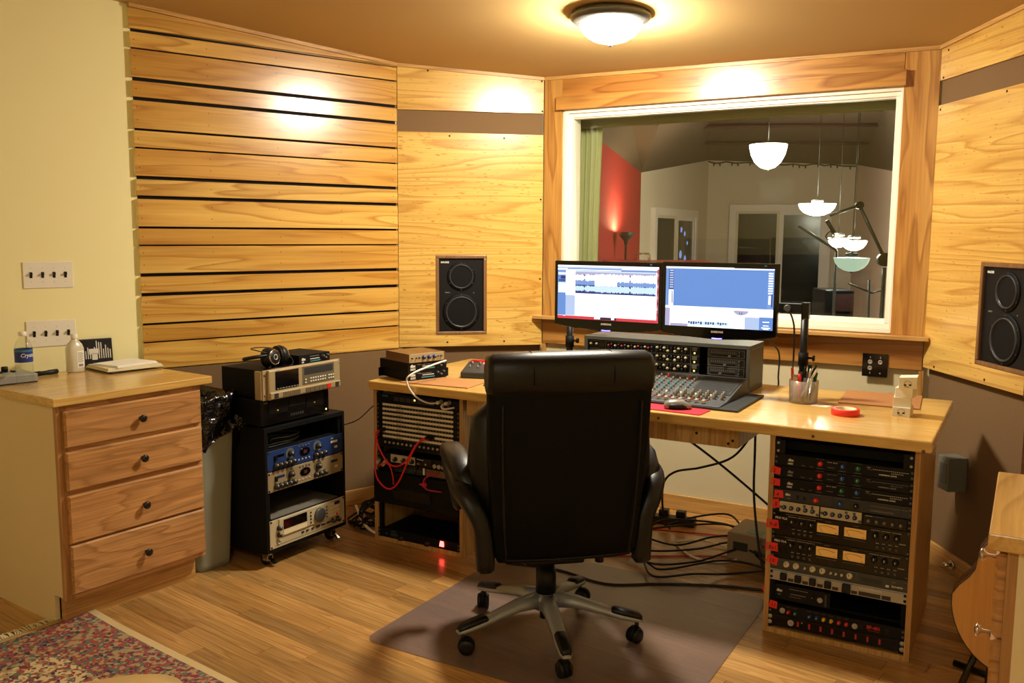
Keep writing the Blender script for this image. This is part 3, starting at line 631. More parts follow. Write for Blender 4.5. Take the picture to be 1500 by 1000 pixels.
# microphone boom stand
base_p = Vector((2.297,6.4,-0.01)); t = thing('microphone_stand', 'dark boom microphone stand with counterweight beyond the window', 'microphone stand', base_p)
MB().tube([(0,0,0.02),(Vector((2.297,6.4,1.403))-base_p)],0.011,8,smooth_path=False).build('stem', 'gunmetal', t)
MB().lathe([(0.16,0),(0.16,0.02),(0.03,0.03)],(0,0,0),(0,0,1),24).build('base', 'black_plastic', t)
MB().tube([(Vector((2.019,6.4,1.573))-base_p),(Vector((2.297,6.4,1.403))-base_p)],0.010,8,smooth_path=False).build('boom', 'gunmetal', t)
t = thing('boom_arm', 'jointed boom arm carrying a microphone at the window right', 'microphone arm', (2.473,6.0,-0.01)); o_ = Vector((2.473,6.0,-0.01))
MB().tube([Vector((2.473,6.0,1.363))-o_,Vector((2.29,6.0,1.705))-o_],0.012,8,smooth_path=False).build('upper_arm', 'gunmetal', t)
MB().tube([Vector((2.29,6.0,1.705))-o_,Vector((2.099,6.0,1.637))-o_],0.010,8,smooth_path=False).build('fore_arm', 'gunmetal', t)
MB().cyl(Vector((2.29,6.0,1.705))-o_+Vector((0,-0.02,0)),(0,1,0),0.025,0.04,16).build('joint', 'dark_metal', t)
MB().cyl(Vector((2.477,6.0,1.349))-o_+Vector((0,-0.03,0)),(0,1,0),0.045,0.06,18).build('counterweight', 'dark_metal', t)
MB().tube([Vector((2.08,6.0,1.605))-o_,Vector((2.135,6.0,1.523))-o_],0.014,8,smooth_path=False).build('microphone', 'dark_metal', t)
MB().tube([Vector((2.076,6.0,1.5))-o_,Vector((2.103,6.0,1.532))-o_,Vector((2.135,6.0,1.505))-o_,Vector((2.103,6.0,1.477))-o_,Vector((2.076,6.0,1.5))-o_],0.005,6).build('shock_ring', 'dark_metal', t)
MB().tube([(0,0,0.0),Vector((2.477,6.0,1.295))-o_],0.014,8,smooth_path=False).build('post', 'gunmetal', t)
t = thing('music_stand', 'thin tripod stand low at the right of the window', 'stand', (2.529,6.3,-0.01)); o_ = Vector((2.529,6.3,-0.01))
MB().tube([(0,0,0.3),Vector((2.5,6.3,1.198))-o_],0.009,6,smooth_path=False).build('stem', 'gunmetal', t)
MB().tube([Vector((2.357,6.3,1.174))-o_,Vector((2.524,6.3,1.107))-o_],0.006,6,smooth_path=False).build('cross_bar', 'gunmetal', t); MB().tube([Vector((2.524,6.3,1.107))-o_,Vector((2.615,6.3,1.131))-o_],0.006,6,smooth_path=False).build('cross_bar', 'gunmetal', t)
for th in (0.3,2.4,4.5): MB().tube([(0,0,0.35),(0.25*math.cos(th),0.25*math.sin(th),0.006)],0.007,6,smooth_path=False).build('leg', 'gunmetal', t)
t = thing('amplifier', 'dark amplifier with a red front beyond the window sill', 'amplifier', (2.466,6.9,-0.01))
MB().box(-0.11,-0.15,0,0.11,0.15,1.11).build('cabinet', 'black_plastic', t, bevel=0.01); MB().box(-0.03,-0.156,0.95,0.10,-0.15,1.08).build('grille', 'carpet_dark', t)
# curtain hanging beside the window
cu = MB(); n = 26; ringA = []
for k in range(n+1):
    f = k/n; x = 0.065+0.19*f; y = 0.25+0.018*math.sin(k*1.35); ringA.append((x,y))
rows = []
for j, z in enumerate((0.95,1.2,1.5,1.8,2.16,2.24)):
    sq = 1.0 - 0.10*math.sin((2.24-z)*1.6)
    rows.append([(0.065+(x-0.065)*sq - 0.02*(2.24-z), y + 0.03*(2.24-z), z) for x,y in ringA])
b0_ = 0
for r_ in rows: cu.v += r_
for j in range(len(rows)-1):
    for k in range(n): cu.face([j*(n+1)+k, j*(n+1)+k+1, (j+1)*(n+1)+k+1, (j+1)*(n+1)+k], 0, True)
c_ = cu.build('curtain', 'curtain_olive', None, FC.o, FC.r); tag(c_, 'olive curtain hanging in folds at the left of the window', 'curtain')
md = c_.modifiers.new('thick','SOLIDIFY'); md.thickness = 0.004
t = MB().box(0.0,0.215,2.115,2.05,0.235,2.25).build('curtain_valance', 'curtain_olive', None, FC.o, FC.r, bevel=0.01); tag(t, 'olive cloth valance across the top of the window', 'valance')
# ------------------------------------------------------------------ desk
ZT = 0.81
dk = thing('desk', 'long pine desk with a thick worktop and a rack bay at each end', 'desk', FK.at(-0.67,0.4,0), FK.r)
ox, oy = -0.67, 0.4
def D(x0,y0,z0,x1,y1,z1): return MB().box(x0-ox,y0-oy,0,x1-ox,y1-oy,z1-z0), z0
def dpart(name, mat, x0,y0,z0,x1,y1,z1, bevel=0.0, parent=None):
    mb, z = D(x0,y0,z0,x1,y1,z1); return mb.build(name, mat, parent or dk, (0,0,z), bevel=bevel)
dpart('worktop', 'pine_top', -1.885,-0.032,0.768,0.552,0.87,ZT, 0.006)
knot = MB().lathe([(0.006,0),(0.004,0.0004),(0.001,0.0006)],(0,0,0),(0,-1,0),12).mesh('knot','walnut')
for u, z in ((-0.43,0.786),(0.16,0.783),(0.525,0.774)): put('knot', knot, dk, (u-ox,-0.0322-oy,z))
def bay(u0, u1, v0):
    for a_, b_ in ((u0,u0+0.0185),(u1-0.0185,u1)): dpart('side_panel', 'pine_side', a_,v0,0.0,b_,0.62,0.768,0.001)
    dpart('bottom_panel', 'pine_side', u0+0.0185,v0+0.002,0.0,u1-0.0185,0.62,0.02)
    for a_, b_ in ((u0,u0+0.0185),(u1-0.0185,u1)):
        for f in (0.28,0.52,0.76): MB().box(a_+0.0185*f-0.0008-ox,v0-oy-0.0004,0.001,a_+0.0185*f+0.0008-ox,v0-oy+0.001,0.767).build('ply_edge_line', 'oak_frame', dk)
    for a_ in (u0+0.0185,u1-0.0185-0.018): dpart('rack_rail', 'black_matte', a_,v0+0.012,0.021,a_+0.018,v0+0.03,0.765)
bay(0.0,0.516,0.0); bay(-1.926,-1.408,0.06)
dpart('back_panel', 'black_matte', 0.0185,0.60,0.02,0.4975,0.615,0.766); dpart('back_panel', 'black_matte', -1.907,0.60,0.02,-1.427,0.615,0.766)
# tray box hung under the middle
dpart('apron_front', 'pine_side', -1.38,0.05,0.683,-0.135,0.068,0.7675); dpart('apron_side', 'pine_side', -0.153,0.068,0.683,-0.135,0.55,0.7675); dpart('apron_side', 'pine_side', -1.38,0.068,0.683,-1.362,0.55,0.7675); dpart('apron_back', 'pine_side', -1.362,0.532,0.683,-0.153,0.55,0.7675)
bolt = MB().cyl((0,0,0),(0,-1,0),0.0055,0.002,10).mesh('bolt','ink')
for u, z in ((-0.172,0.699),(-0.155,0.712),(-0.36,0.76),(-0.30,0.726)): put('bolt', bolt, dk, (u-ox,0.05-oy,z))

# ------------------------------------------------------------------ chest of drawers on the left
cb = thing('drawer_cabinet', 'oak four-drawer cabinet with pale side panel under the switch plates', 'cabinet', FL.at(-0.30,0.25,0), FL.r)
kx, ky = -0.30, 0.25
def cpart(name, mat, x0,y0,z0,x1,y1,z1, bevel=0.0, parent=None):
    return MB().box(x0-kx,y0-ky,0,x1-kx,y1-ky,z1-z0).build(name, mat, parent or cb, (0,0,z0), bevel=bevel)
cpart('side_panel', 'cabinet_cream', -0.605,-0.032,0.115,-0.587,0.56,0.861); cpart('side_panel', 'cabinet_cream', 0.0,-0.032,0.115,0.018,0.56,0.861)
cpart('lower_side', 'cabinet_cream', -0.605,0.03,0.0,-0.587,0.56,0.115); cpart('lower_side', 'cabinet_cream', 0.0,0.03,0.0,0.018,0.56,0.115)
cpart('back_panel', 'cabinet_cream', -0.587,0.54,0.02,0.0,0.56,0.861)
cpart('toe_kick', 'trim_wood', -0.586,0.0,0.0,-0.001,0.02,0.105)
for a_, b_ in ((-0.606,-0.567),(-0.02,0.019)): cpart('stile', 'oak_frame', a_,-0.051,0.108,b_,-0.032,0.861,0.001)
for z0_, z1_ in ((0.838,0.861),(0.680,0.700),(0.512,0.535),(0.317,0.334),(0.108,0.135)): cpart('rail', 'oak_drawer', -0.567,-0.051,z0_,-0.02,-0.032,z1_)
knob_l = MB().lathe([(0.006,0),(0.006,0.012),(0.012,0.016),(0.0155,0.021),(0.0150,0.026),(0.009,0.029),(0.001,0.0295)],(0,0,0),(0,-1,0),20).mesh('knob','dark_metal')
for z0_, z1_, kz in ((0.697,0.838,0.766),(0.532,0.682,0.603),(0.328,0.514,0.411),(0.128,0.320,0.214)):
    d = MB(); x0,x1 = -0.583-kx, 0.008-kx; h = z1_-z0_; y0 = -0.0705-ky; y1 = -0.0515-ky; e = 0.006
    d.hexa([(x0,y0+0.007,0),(x1,y0+0.007,0),(x1,y1,0),(x0,y1,0),(x0,y0+0.007,h),(x1,y0+0.007,h),(x1,y1,h),(x0,y1,h)])
    d.hexa([(x0+e,y0,e),(x1-e,y0,e),(x1,y0+0.007,0),(x0,y0+0.007,0),(x0+e,y0,h-e),(x1-e,y0,h-e),(x1,y0+0.007,h),(x0,y0+0.007,h)])
    dr = d.build('drawer', 'oak_drawer', cb, (0,0,z0_)); put('knob', knob_l, dr, (-0.277-kx,y0,kz-z0_))
ct = cpart('countertop', 'pine_top', -0.628,-0.078,0.861,0.062,0.55,0.893,0.004)

# ------------------------------------------------------------------ drawer cabinet at the right edge
rc = thing('drawer_cabinet', 'drawer cabinet with pale end panel and chrome knobs at the right edge', 'cabinet', FK.at(1.08,-1.02,0), FK.r)
rx, ry = 1.08, -1.02
def rpart(name, mat, x0,y0,z0,x1,y1,z1, bevel=0.0, parent=None, m=None):
    return MB().box(x0-rx,y0-ry,0,x1-rx,y1-ry,z1-z0).build(name, mat, parent or rc, (0,0,z0), bevel=bevel)
UF = 0.800      # drawer side
rpart('end_panel', 'cabinet_cream', UF+0.02,-1.285,0.0,1.40,-1.268,0.865); rpart('end_panel', 'cabinet_cream', UF+0.02,-0.78,0.0,1.40,-0.763,0.865); rpart('back_panel', 'cabinet_cream', 1.385,-1.268,0.02,1.40,-0.78,0.865)
rpart('stile', 'oak_frame', UF,-1.287,0.10,UF+0.02,-1.25,0.865,0.001); rpart('stile', 'oak_frame', UF,-0.80,0.10,UF+0.02,-0.762,0.865,0.001)
rpart('toe_kick', 'pine_side', UF+0.05,-1.268,0.0,UF+0.065,-0.78,0.10)
for z_ in (0.845,0.66,0.475,0.29,0.11): rpart('rail', 'oak_frame', UF,-1.25,z_,UF+0.02,-0.80,z_+0.02)
knob_r = MB().lathe([(0.006,0),(0.005,0.020),(0.011,0.025),(0.0155,0.029),(0.0150,0.034),(0.008,0.037),(0.001,0.0375)],(0,0,0),(-1,0,0),20).mesh('knob','chrome')
for z0_, z1_ in ((0.670,0.850),(0.487,0.664),(0.303,0.480),(0.125,0.297)):
    h = z1_-z0_; y0 = -1.268-ry; y1 = -0.782-ry; x0 = UF-0.0205-rx; x1 = UF-0.0005-rx; e = 0.006; d = MB()
    d.box(x0+0.007,y0,0,x1,y1,h)
    d.hexa([(x0,y0+e,e),(x0+0.007,y0,0),(x0+0.007,y1,0),(x0,y1-e,e),(x0,y0+e,h-e),(x0+0.007,y0,h),(x0+0.007,y1,h),(x0,y1-e,h-e)])
    dr = d.build('drawer', 'oak_drawer', rc, (0,0,z0_)); put('knob', knob_r, dr, (x0,-1.02-ry,h*0.52))
rpart('countertop', 'pine_right', UF-0.036,-1.305,0.8655,1.41,-0.738,0.9,0.003)
# acrylic stand on it
t = thing('acrylic_stand', 'clear acrylic stand on the right-edge cabinet top', 'stand', FK.at(0.94,-0.90,0.9), FK.r+R(20))
MB().hexa([(-0.05,-0.03,0),(0.05,-0.03,0),(0.05,-0.022,0),(-0.05,-0.022,0),(-0.05,0.05,0.15),(0.05,0.05,0.15),(0.05,0.058,0.15),(-0.05,0.058,0.15)]).build('panel', 'acrylic', t)
MB().box(-0.05,-0.03,0,0.05,0.06,0.005).build('foot', 'acrylic', t); MB().box(-0.045,0.0,0.006,0.045,0.012,0.10).build('insert', 'blue_dark', t)
MB().cyl((-0.045,0.05,0.152),(1,0,0),0.006,0.02,10).build('pin', 'chrome', t); MB().box(-0.052,-0.046,0.0,-0.036,-0.034,0.03).build('clip', 'knob_cream', t)

# ------------------------------------------------------------------ guitar on a stand behind the right-edge cabinet
gt = thing('acoustic_guitar', 'acoustic guitar with an orange top leaning behind the right-edge cabinet', 'guitar', FK.at(0.842,-0.08,0), FK.r)
out = []
for k in range(48):
    th = 2*math.pi*k/48; s_ = math.sin(th); c_ = math.cos(th)
    wd = 0.20 if s_ < 0 else (0.20-0.055*s_); wd -= 0.035*math.exp(-((s_-0.35)/0.22)**2)
    out.append((wd*c_*1.0, 0.25*s_))
def gring(y, k=1.0): return [(x*k, y, 0.33+z*k) for x,z in out]
MB().rings([gring(-0.045),gring(0.045)],0,smooth=True).build('body', 'walnut', gt)
MB().rings([gring(-0.0455,1.0),gring(-0.048,0.985)],0,cap0=False).build('top', 'guitar_top', gt)
MB().rings([gring(-0.0475,1.006),gring(-0.0475,0.982),gring(-0.044,0.982),gring(-0.044,1.006)],0,closed=True).build('binding', 'dark_grey', gt)
MB().lathe([(0.05,0),(0.001,0.0005)],(0,-0.0482,0.395),(0,-1,0),24).build('sound_hole', 'ink', gt); MB().box(-0.08,-0.056,0.21,0.08,-0.048,0.23).build('bridge', 'walnut', gt)
MB().box(-0.026,-0.05,0.55,0.026,-0.025,1.0).build('neck', 'walnut', gt); MB().box(-0.035,-0.045,1.0,0.035,-0.028,1.16).build('headstock', 'walnut', gt)
t = thing('guitar_stand', 'black tubular guitar stand under the acoustic guitar', 'guitar stand', FK.at(0.842,-0.08,0), FK.r)
for sx in (-1,1):
    MB().tube([(sx*0.05,0.12,0.30),(sx*0.16,-0.10,0.014)],0.011,10,smooth_path=False).build('leg', 'black_gloss', t)
    MB().tube([(sx*0.075,0.06,0.07),(sx*0.075,-0.12,0.07),(sx*0.075,-0.14,0.085)],0.009,8).build('cradle_arm', 'black_plastic', t)
MB().tube([(-0.185,0.135,0.013),(0.10,0.02,0.013)],0.012,10,smooth_path=False).build('foot_tube', 'black_gloss', t); MB().tube([(0,0.12,0.28),(0,0.30,0.013)],0.011,10,smooth_path=False).build('rear_leg', 'black_gloss', t); MB().tube([(-0.075,0.06,0.07),(0.075,0.06,0.07)],0.008,8,smooth_path=False).build('cross_bar', 'black_plastic', t)

# ------------------------------------------------------------------ chair mat and rug
def rounded(x0,y0,x1,y1,r,n=6):
    o = []
    for cx,cy,a in ((x1-r,y1-r,0),(x0+r,y1-r,90),(x0+r,y0+r,180),(x1-r,y0+r,270)):
        for k in range(n+1): th = R(a+90*k/n); o.append((cx+r*math.cos(th),cy+r*math.sin(th)))
    return o
cm_ = MB().prism(rounded(-0.605,-0.575,0.605,0.575,0.06),0,0.003).build('chair_mat', 'mat_plastic', None, FK.at(-0.655,-0.27,0.0006), FK.r)
tag(cm_, 'translucent grey plastic chair mat on the wooden floor', 'floor mat')
FG = Frame(-1.673,3.426,-37.2)
rg = thing('rug', 'red and cream oriental rug with floral pattern and cream fringe', 'rug', FG.at(0,0,0), FG.r)
mb = MB(); nx, ny = 22, 14; LX, LY = 2.1, 1.35
for j in range(ny+1):
    for i in range(nx+1):
        x = LX*i/nx; y = -LY*j/ny; z = 0.008 + (0.003*math.sin(x*9+y*4) if 0 < i < nx and 0 < j < ny else 0) + (0.012*math.exp(-(x**2+y**2)/0.02))
        mb.v.append((x,y,z))
for j in range(ny):
    for i in range(nx): a_ = j*(nx+1)+i; mb.face([a_,a_+nx+1,a_+nx+2,a_+1],0,True)
per = [i for i in range(nx+1)] + [(j)*(nx+1)+nx for j in range(1,ny+1)] + [ny*(nx+1)+i for i in range(nx-1,-1,-1)] + [j*(nx+1) for j in range(ny-1,0,-1)]
b_ = len(mb.v)
for i in per: mb.v.append((mb.v[i][0],mb.v[i][1],0.001))
for k in range(len(per)): k2 = (k+1)%len(per); mb.face([per[k],per[k2],b_+k2,b_+k])
mb.build('pile', 'rug_pile', rg)
fr_ = MB(); rr = random.Random(3)
for k in range(150):
    y = -LY*k/150; fr_.tube([(0.004,y,0.008),(-0.02-0.01*rr.random(),y+rr.uniform(-.008,.008),0.012),(-0.045-0.012*rr.random(),y+rr.uniform(-.02,.02),0.004)],0.0028,4,per=2)
tag(fr_.build('fringe', 'paper_cream', rg), kind='stuff')
# tan upholstered seat poking into the frame at the bottom
t = thing('upholstered_stool', 'rounded tan leather seat at the bottom edge near the rug', 'stool', (-0.93,1.93,0), 0.4)
MB().loft([(0.30,0,0,0.14,0.13,3.5),(0.33,0,0,0.185,0.17,3.5),(0.37,0,0,0.20,0.185,3.5),(0.41,0,0,0.185,0.17,3.2),(0.435,0,0,0.14,0.125,3),(0.445,0,0,0.06,0.05,2.5)],32).build('cushion', 'tan_leather', t)
for sx in (-1,1):
    for sy in (-1,1): MB().cyl((sx*0.12,sy*0.11,0),(0,0,1),0.014,0.31,12,r2=0.02).build('leg', 'oak_frame', t)

# ------------------------------------------------------------------ executive chair
CH = Frame(0.132,3.231,11.5)
ch = thing('office_chair', 'black leather executive chair on a silver five-star base', 'office chair', CH.o, CH.r)
Z0 = 0.0036
for k in range(5):
    th = R(207.5+72*k-11.5); c_, s_ = math.cos(th), math.sin(th)
    def sec(r, z, w, h): return [(r*c_ - s_*a*w, r*s_ + c_*a*w, z + b*h) for a,b in ((-1,-0.6),(1,-0.6),(1,0.2),(0.62,0.95),(-0.62,0.95),(-1,0.2))]
    arm = MB().rings([sec(0.03,0.142,0.032,0.030),sec(0.12,0.136,0.028,0.022),sec(0.20,0.118,0.025,0.017),sec(0.28,0.098,0.024,0.013),sec(0.345,0.088,0.022,0.010),sec(0.362,0.084,0.014,0.007)],0,smooth=True).build('base_arm', 'aluminium', ch, (0,0,Z0))
    MB().rings([sec(0.245,0.112,0.020,0.010),sec(0.255,0.118,0.022,0.012),sec(0.30,0.110,0.022,0.012),sec(0.348,0.100,0.020,0.010),sec(0.360,0.092,0.014,0.006)],0,smooth=True).build('foot_pad', 'black_plastic', arm)
    cs = put('caster', MB().cyl((0,0,0.05),(0,0,1),0.008,0.035,10).mesh('caster','dark_metal'), ch, (0.34*c_,0.34*s_,Z0))
    ph = th + 1.1 + 0.7*k; ax = Vector((math.cos(ph),math.sin(ph),0)); fwd = Vector((-ax.y,ax.x,0))*0.012
    for sg in (-1,1): MB().lathe([(0.012,0.004),(0.026,0.005),(0.0285,0.010),(0.0285,0.018),(0.025,0.023),(0.010,0.024)],fwd+Vector((0,0,0.0285)),ax*sg,20).build('wheel', 'black_plastic', cs)
    MB().lathe([(0.030,-0.012),(0.031,0.012)],fwd+Vector((0,0,0.032)),ax,18).build('hood', 'black_matte', cs)
MB().lathe([(0.052,0.112),(0.056,0.13),(0.054,0.155),(0.040,0.170)],(0,0,Z0),(0,0,1),28).build('hub', 'aluminium', ch)
MB().cyl((0,0,0.07+Z0),(0,0,1),0.022,0.06,16).build('hub_plug', 'black_plastic', ch)
MB().lathe([(0.038,0.168),(0.038,0.26),(0.033,0.262),(0.033,0.33)],(0,0,Z0),(0,0,1),24).build('column', 'black_plastic', ch)
MB().box(-0.11,-0.14,0.326,0.11,0.14,0.372).build('mechanism', 'black_plastic', ch, bevel=0.01)
MB().tube([(0.09,-0.05,0.35),(0.20,-0.09,0.345),(0.24,-0.10,0.34)],0.006,8).build('lever', 'black_plastic', ch); MB().cyl((0.16,-0.15,0.335),(0,0,1),0.016,0.03,14).build('tilt_knob', 'black_plastic', ch)
MB().loft([(0.365,0,0.02,0.20,0.21,4),(0.385,0,0.02,0.255,0.26,4),(0.43,0,0.02,0.275,0.275,4),(0.475,0,0.025,0.265,0.27,3.6),(0.50,0,0.03,0.22,0.23,3.2),(0.51,0,0.03,0.10,0.12,3)],36).build('seat', 'leather', ch)
# outer back shell, lower lip, cushions seen round it
MB().loft([(0.392,0,-0.255,0.19,0.012,5),(0.402,0,-0.258,0.235,0.026,5),(0.43,0,-0.262,0.248,0.038,5),(0.60,0,-0.275,0.262,0.045,5),(0.80,0,-0.292,0.275,0.045,5),(1.0,0,-0.310,0.279,0.042,5),(1.075,0,-0.316,0.276,0.038,5),(1.09,0,-0.316,0.262,0.025,5)],44).build('backrest_shell', 'leather_back', ch)
def bolster(z0, z1, a, b, y): return MB().loft([(z0,0,y,a*0.8,b*0.5,3),(z0+0.04,0,y,a*0.95,b*0.9,3),((z0+z1)/2,0,y,a,b,3),(z1-0.05,0,y-0.01,a*0.96,b*0.9,3),(z1,0,y-0.015,a*0.8,b*0.5,3)],40)
bolster(0.50,0.94,0.325,0.085,-0.185).build('back_cushion', 'leather', ch); bolster(0.90,1.09,0.27,0.075,-0.235).build('upper_cushion', 'leather', ch)
# head roll wrapping over the top of the back
MB().loft([(x,-0.300,1.045,0.066*s,0.076*s,2.5) for x,s in ((-0.281,0.62),(-0.278,0.82),(-0.262,0.95),(-0.13,1.0),(0,1.0),(0.13,1.0),(0.262,0.95),(0.278,0.82),(0.281,0.62))],30,axis='x').build('head_roll', 'leather', ch)
for x in (-0.135,0.135):
    pth = [(x,-0.300+0.0668*math.cos(R(a)),1.045+0.0765*math.sin(R(a))) for a in range(20,215,15)]
    MB().tube(pth,0.0022,6).build('seam', 'leather_back', ch)
pipe = [(-0.235,-0.352,0.955),(-0.233,-0.345,0.80),(-0.226,-0.330,0.60),(-0.214,-0.311,0.44),(-0.20,-0.303,0.418),(0.0,-0.303,0.412),(0.20,-0.303,0.418),(0.214,-0.311,0.44),(0.226,-0.330,0.60),(0.233,-0.345,0.80),(0.235,-0.352,0.955)]
MB().tube(pipe,0.0035,6).build('piping', 'leather', ch)
for sx in (-1,1):
    # armrest: a padded loop that rises from the seat rear, rolls outwards and drops to the seat front
    pa = [(0.276,-0.262,0.368),(0.278,-0.262,0.44),(0.288,-0.258,0.53),(0.322,-0.24,0.60),(0.352,-0.18,0.648),(0.356,-0.05,0.670),(0.352,0.03,0.674),(0.343,0.12,0.668),(0.33,0.22,0.62),(0.305,0.25,0.54),(0.285,0.22,0.44)]
    P = spline([Vector((sx*x,y,z)) for x,y,z in pa],4); rr_ = []
    for i, p in enumerate(P):
        d_ = (P[min(i+1,len(P)-1)]-P[max(i-1,0)]).normalized(); side = Vector((sx,0,0)); side = (side-d_*side.dot(d_)).normalized(); nn = d_.cross(side)
        f = i/(len(P)-1); wx = 0.032; th_ = 0.030
        if i in (0,len(P)-1): wx, th_ = 0.022, 0.018
        ring_ = []
        for k in range(14):
            a = 2*math.pi*(k+0.5)/14; ca, sa = math.cos(a), math.sin(a)
            ring_.append(p + side*(wx*math.copysign(abs(ca)**0.6,ca)) + nn*(th_*math.copysign(abs(sa)**0.6,sa)))
        rr_.append(ring_)
    ar = MB().rings(rr_,0).build('armrest', 'leather', ch)
    mbp = MB(); secs = [(-0.215,0.320,0.645,0.014,0.018),(-0.19,0.328,0.672,0.038,0.030),(-0.11,0.338,0.702,0.043,0.036),(0.0,0.344,0.713,0.044,0.036),(0.10,0.344,0.705,0.042,0.034),(0.17,0.340,0.680,0.036,0.026),(0.195,0.338,0.665,0.012,0.012)]
    mbp.rings([[(sx*(cx+wx*math.copysign(abs(math.cos(a))**0.7,math.cos(a))*sx), yy, cz+wz*math.copysign(abs(math.sin(a))**0.7,math.sin(a))) for a in [2*math.pi*(k+0.5)/18 for k in range(18)]] for yy,cx,cz,wx,wz in secs],0)
    mbp.build('arm_pad', 'leather', ar)
# ------------------------------------------------------------------ rack gear
UH = 0.04445
KM = {}
def knob(parent, x, z, r=0.006, mat='knob_black', y=0.0, d=0.012, ptr='ink_white', name='knob'):
    key = (r, mat, d, ptr)
    if key not in KM:
        mb = MB().lathe([(r*1.12,0),(r*1.12,d*0.2),(r*0.95,d*0.3),(r*0.85,d),(r*0.2,d*1.02)],(0,0,0),(0,-1,0),12)
        if ptr: mb.box(-r*0.10,-d*1.06,r*0.1,r*0.10,-d*0.9,r*0.85,1)
        KM[key] = mb.mesh('knob', [mat, ptr or mat])
    return put(name, KM[key], parent, (x,y,z))
def strip(parent, name, mat, x0, z0, x1, z1, y=0.0, d=0.001):
    return MB().box(x0,y-d,z0,x1,y,z1).build(name, mat, parent)
def marks(parent, x, z, w, n, mat='ink_grey', h=0.0012, gap=0.5):
    mb = MB(); s = w/n
    for k in range(n): mb.box(x+k*s,-0.0005,z,x+k*s+s*(1-gap),0.0,z+h)
    return mb.build('scale_marks', mat, parent)
BOLT = {}
def rack_unit(label, fr, uc, vf, z0, U=1, face='black_face', depth=0.25, cat='rack unit', group=None, width=0.4826, name='rack_unit', bolts='gunmetal', ears=True, gapz=0.0008):
    h = U*UH
    t = thing(name, label, cat, fr.at(uc,vf,z0), fr.r, group)
    MB().box(-width/2,0,gapz,width/2,0.003,h-gapz).build('faceplate', face, t, bevel=0.0008, seg=1)
    MB().box(-0.215,0.003,0.002,0.215,depth,h-0.002).build('chassis', 'black_matte', t)
    if ears:
        if bolts not in BOLT: BOLT[bolts] = MB().lathe([(0.0052,0),(0.0052,0.0015),(0.003,0.003),(0.001,0.003)],(0,0,0),(0,-1,0),10).mesh('bolt', bolts)
        for sx in (-1,1):
            for z in ((0.008,h-0.008) if U > 1 else (h*0.28,h*0.72)): put('bolt', BOLT[bolts], t, (sx*(width/2-0.008),0,z))
    return t, h
def flag(parent, x, z, w, h, words, tilt, dx=0.0):
    c_, s_ = math.cos(tilt), math.sin(tilt); w *= 1.25; h *= 1.2; P = [(-w/2,-h/2),(w/2,-h/2*0.8),(w/2*0.8,h/2),(-w/2*0.9,h/2*0.9)]
    mb = MB(); a = [(x+px*c_-pz*s_, z+px*s_+pz*c_) for px,pz in P]
    mb.hexa([(q[0],-0.0042,q[1]) for q in a] + [(q[0],-0.0035,q[1]) for q in a])
    f = mb.build('tape_flag', 'tape_red', parent); lab(f, 'torn red tape flag with handwriting')
    if words: text(f, words, x-w*0.28, -0.0044, z-h*0.25, h*0.6, 'ink', name='handwriting', shear=0.2)
    return f
# ---- right desk rack
GR = 'units in the right desk rack'; RC = 0.258; VF = 0.004
z = 0.748
def down(U):
    global z
    z -= U*UH; return z
# recessed pull-out light rail on top
t = thing('recessed_rack_unit', 'recessed black unit at the top of the right desk rack', 'rack unit', FK.at(RC,0.03,down(1.15)), FK.r, GR)
MB().box(-0.205,0.03,0.006,0.205,0.30,0.040).build('body', 'black_matte', t, bevel=0.002)
for sx in (-1,1):
    MB().box(sx*0.222-0.019,-0.024,0.0,sx*0.222+0.019,-0.021,0.051).build('ear', 'black_face', t)
    MB().box(sx*0.207-0.003,-0.021,0.002,sx*0.207+0.003,0.05,0.049).build('bracket', 'black_face', t)
    for zz in (0.010,0.040): put('bolt', MB().lathe([(0.0055,0),(0.0055,0.002),(0.002,0.004)],(0,0,0),(0,-1,0),10).mesh('bolt','silver'), t, (sx*0.228,-0.024,zz))
def dbx_unit(label, red, mid, right, dim, words, wtilt):
    t, h = rack_unit(label, FK, RC, VF, down(1), 1, 'black_face', group=GR)
    ink = 'ink_grey' if dim else 'ink_white'
    text(t,'dbx',-0.190,0,h*0.45,0.013,ink,bold=0.0006); text(t,'160X',-0.192,0,h*0.18,0.009,ink,bold=0.0004)
    text(t,'BYPASS',-0.142,0,h*0.17,0.0045,'ink_grey'); text(t,'SLAVE',-0.112,0,h*0.17,0.0045,'ink_grey')
    for x, kc, r in ((-0.075,red,0.0085),(0.003,mid,0.0085),(0.055,right,0.0085)):
        knob(t,x,h*0.56,r,kc,d=0.016); marks(t,x-0.015,h*0.92,0.03,5,'ink_grey'); text(t,'THRESHOLD',x-0.013,0,h*0.12,0.0042,'ink_grey')
    text(t,'BELOW  ABOVE',-0.05,0,h*0.72,0.0048,ink); text(t,'THRESHOLD',-0.05,0,h*0.3,0.0042,'ink_grey')
    marks(t,0.105,h*0.62,0.12,18,ink,0.002); text(t,'GAIN REDUCTION',0.165,0,h*0.44,0.0048,ink); text(t,'COMPRESSOR / LIMITER',0.125,0,h*0.24,0.0056,ink,bold=0.0002)
    text(t,'INPUT',0.085,0,h*0.72,0.0045,ink); MB().tube([(0.085,-0.0006,h*0.62),(0.095,-0.0006,h*0.62),(0.102,-0.0006,h*0.55)],0.0006,4).build('line','ink_grey',t)
    if words is not None: flag(t,-0.232,h*0.55,0.030,0.024,words,wtilt)
    return t
dbx_unit('black compressor with red, blue and green knobs, highest of three look-alikes', 'knob_red','knob_blue','knob_green',False,None,0)
dbx_unit('dim black compressor with red knob, middle of three look-alikes', 'knob_red','knob_blue','knob_green',True,'2',-0.25)
dbx_unit('black compressor with red, green and blue knobs and tape flag 3', 'knob_red','knob_green','knob_blue',False,'3',-0.15)
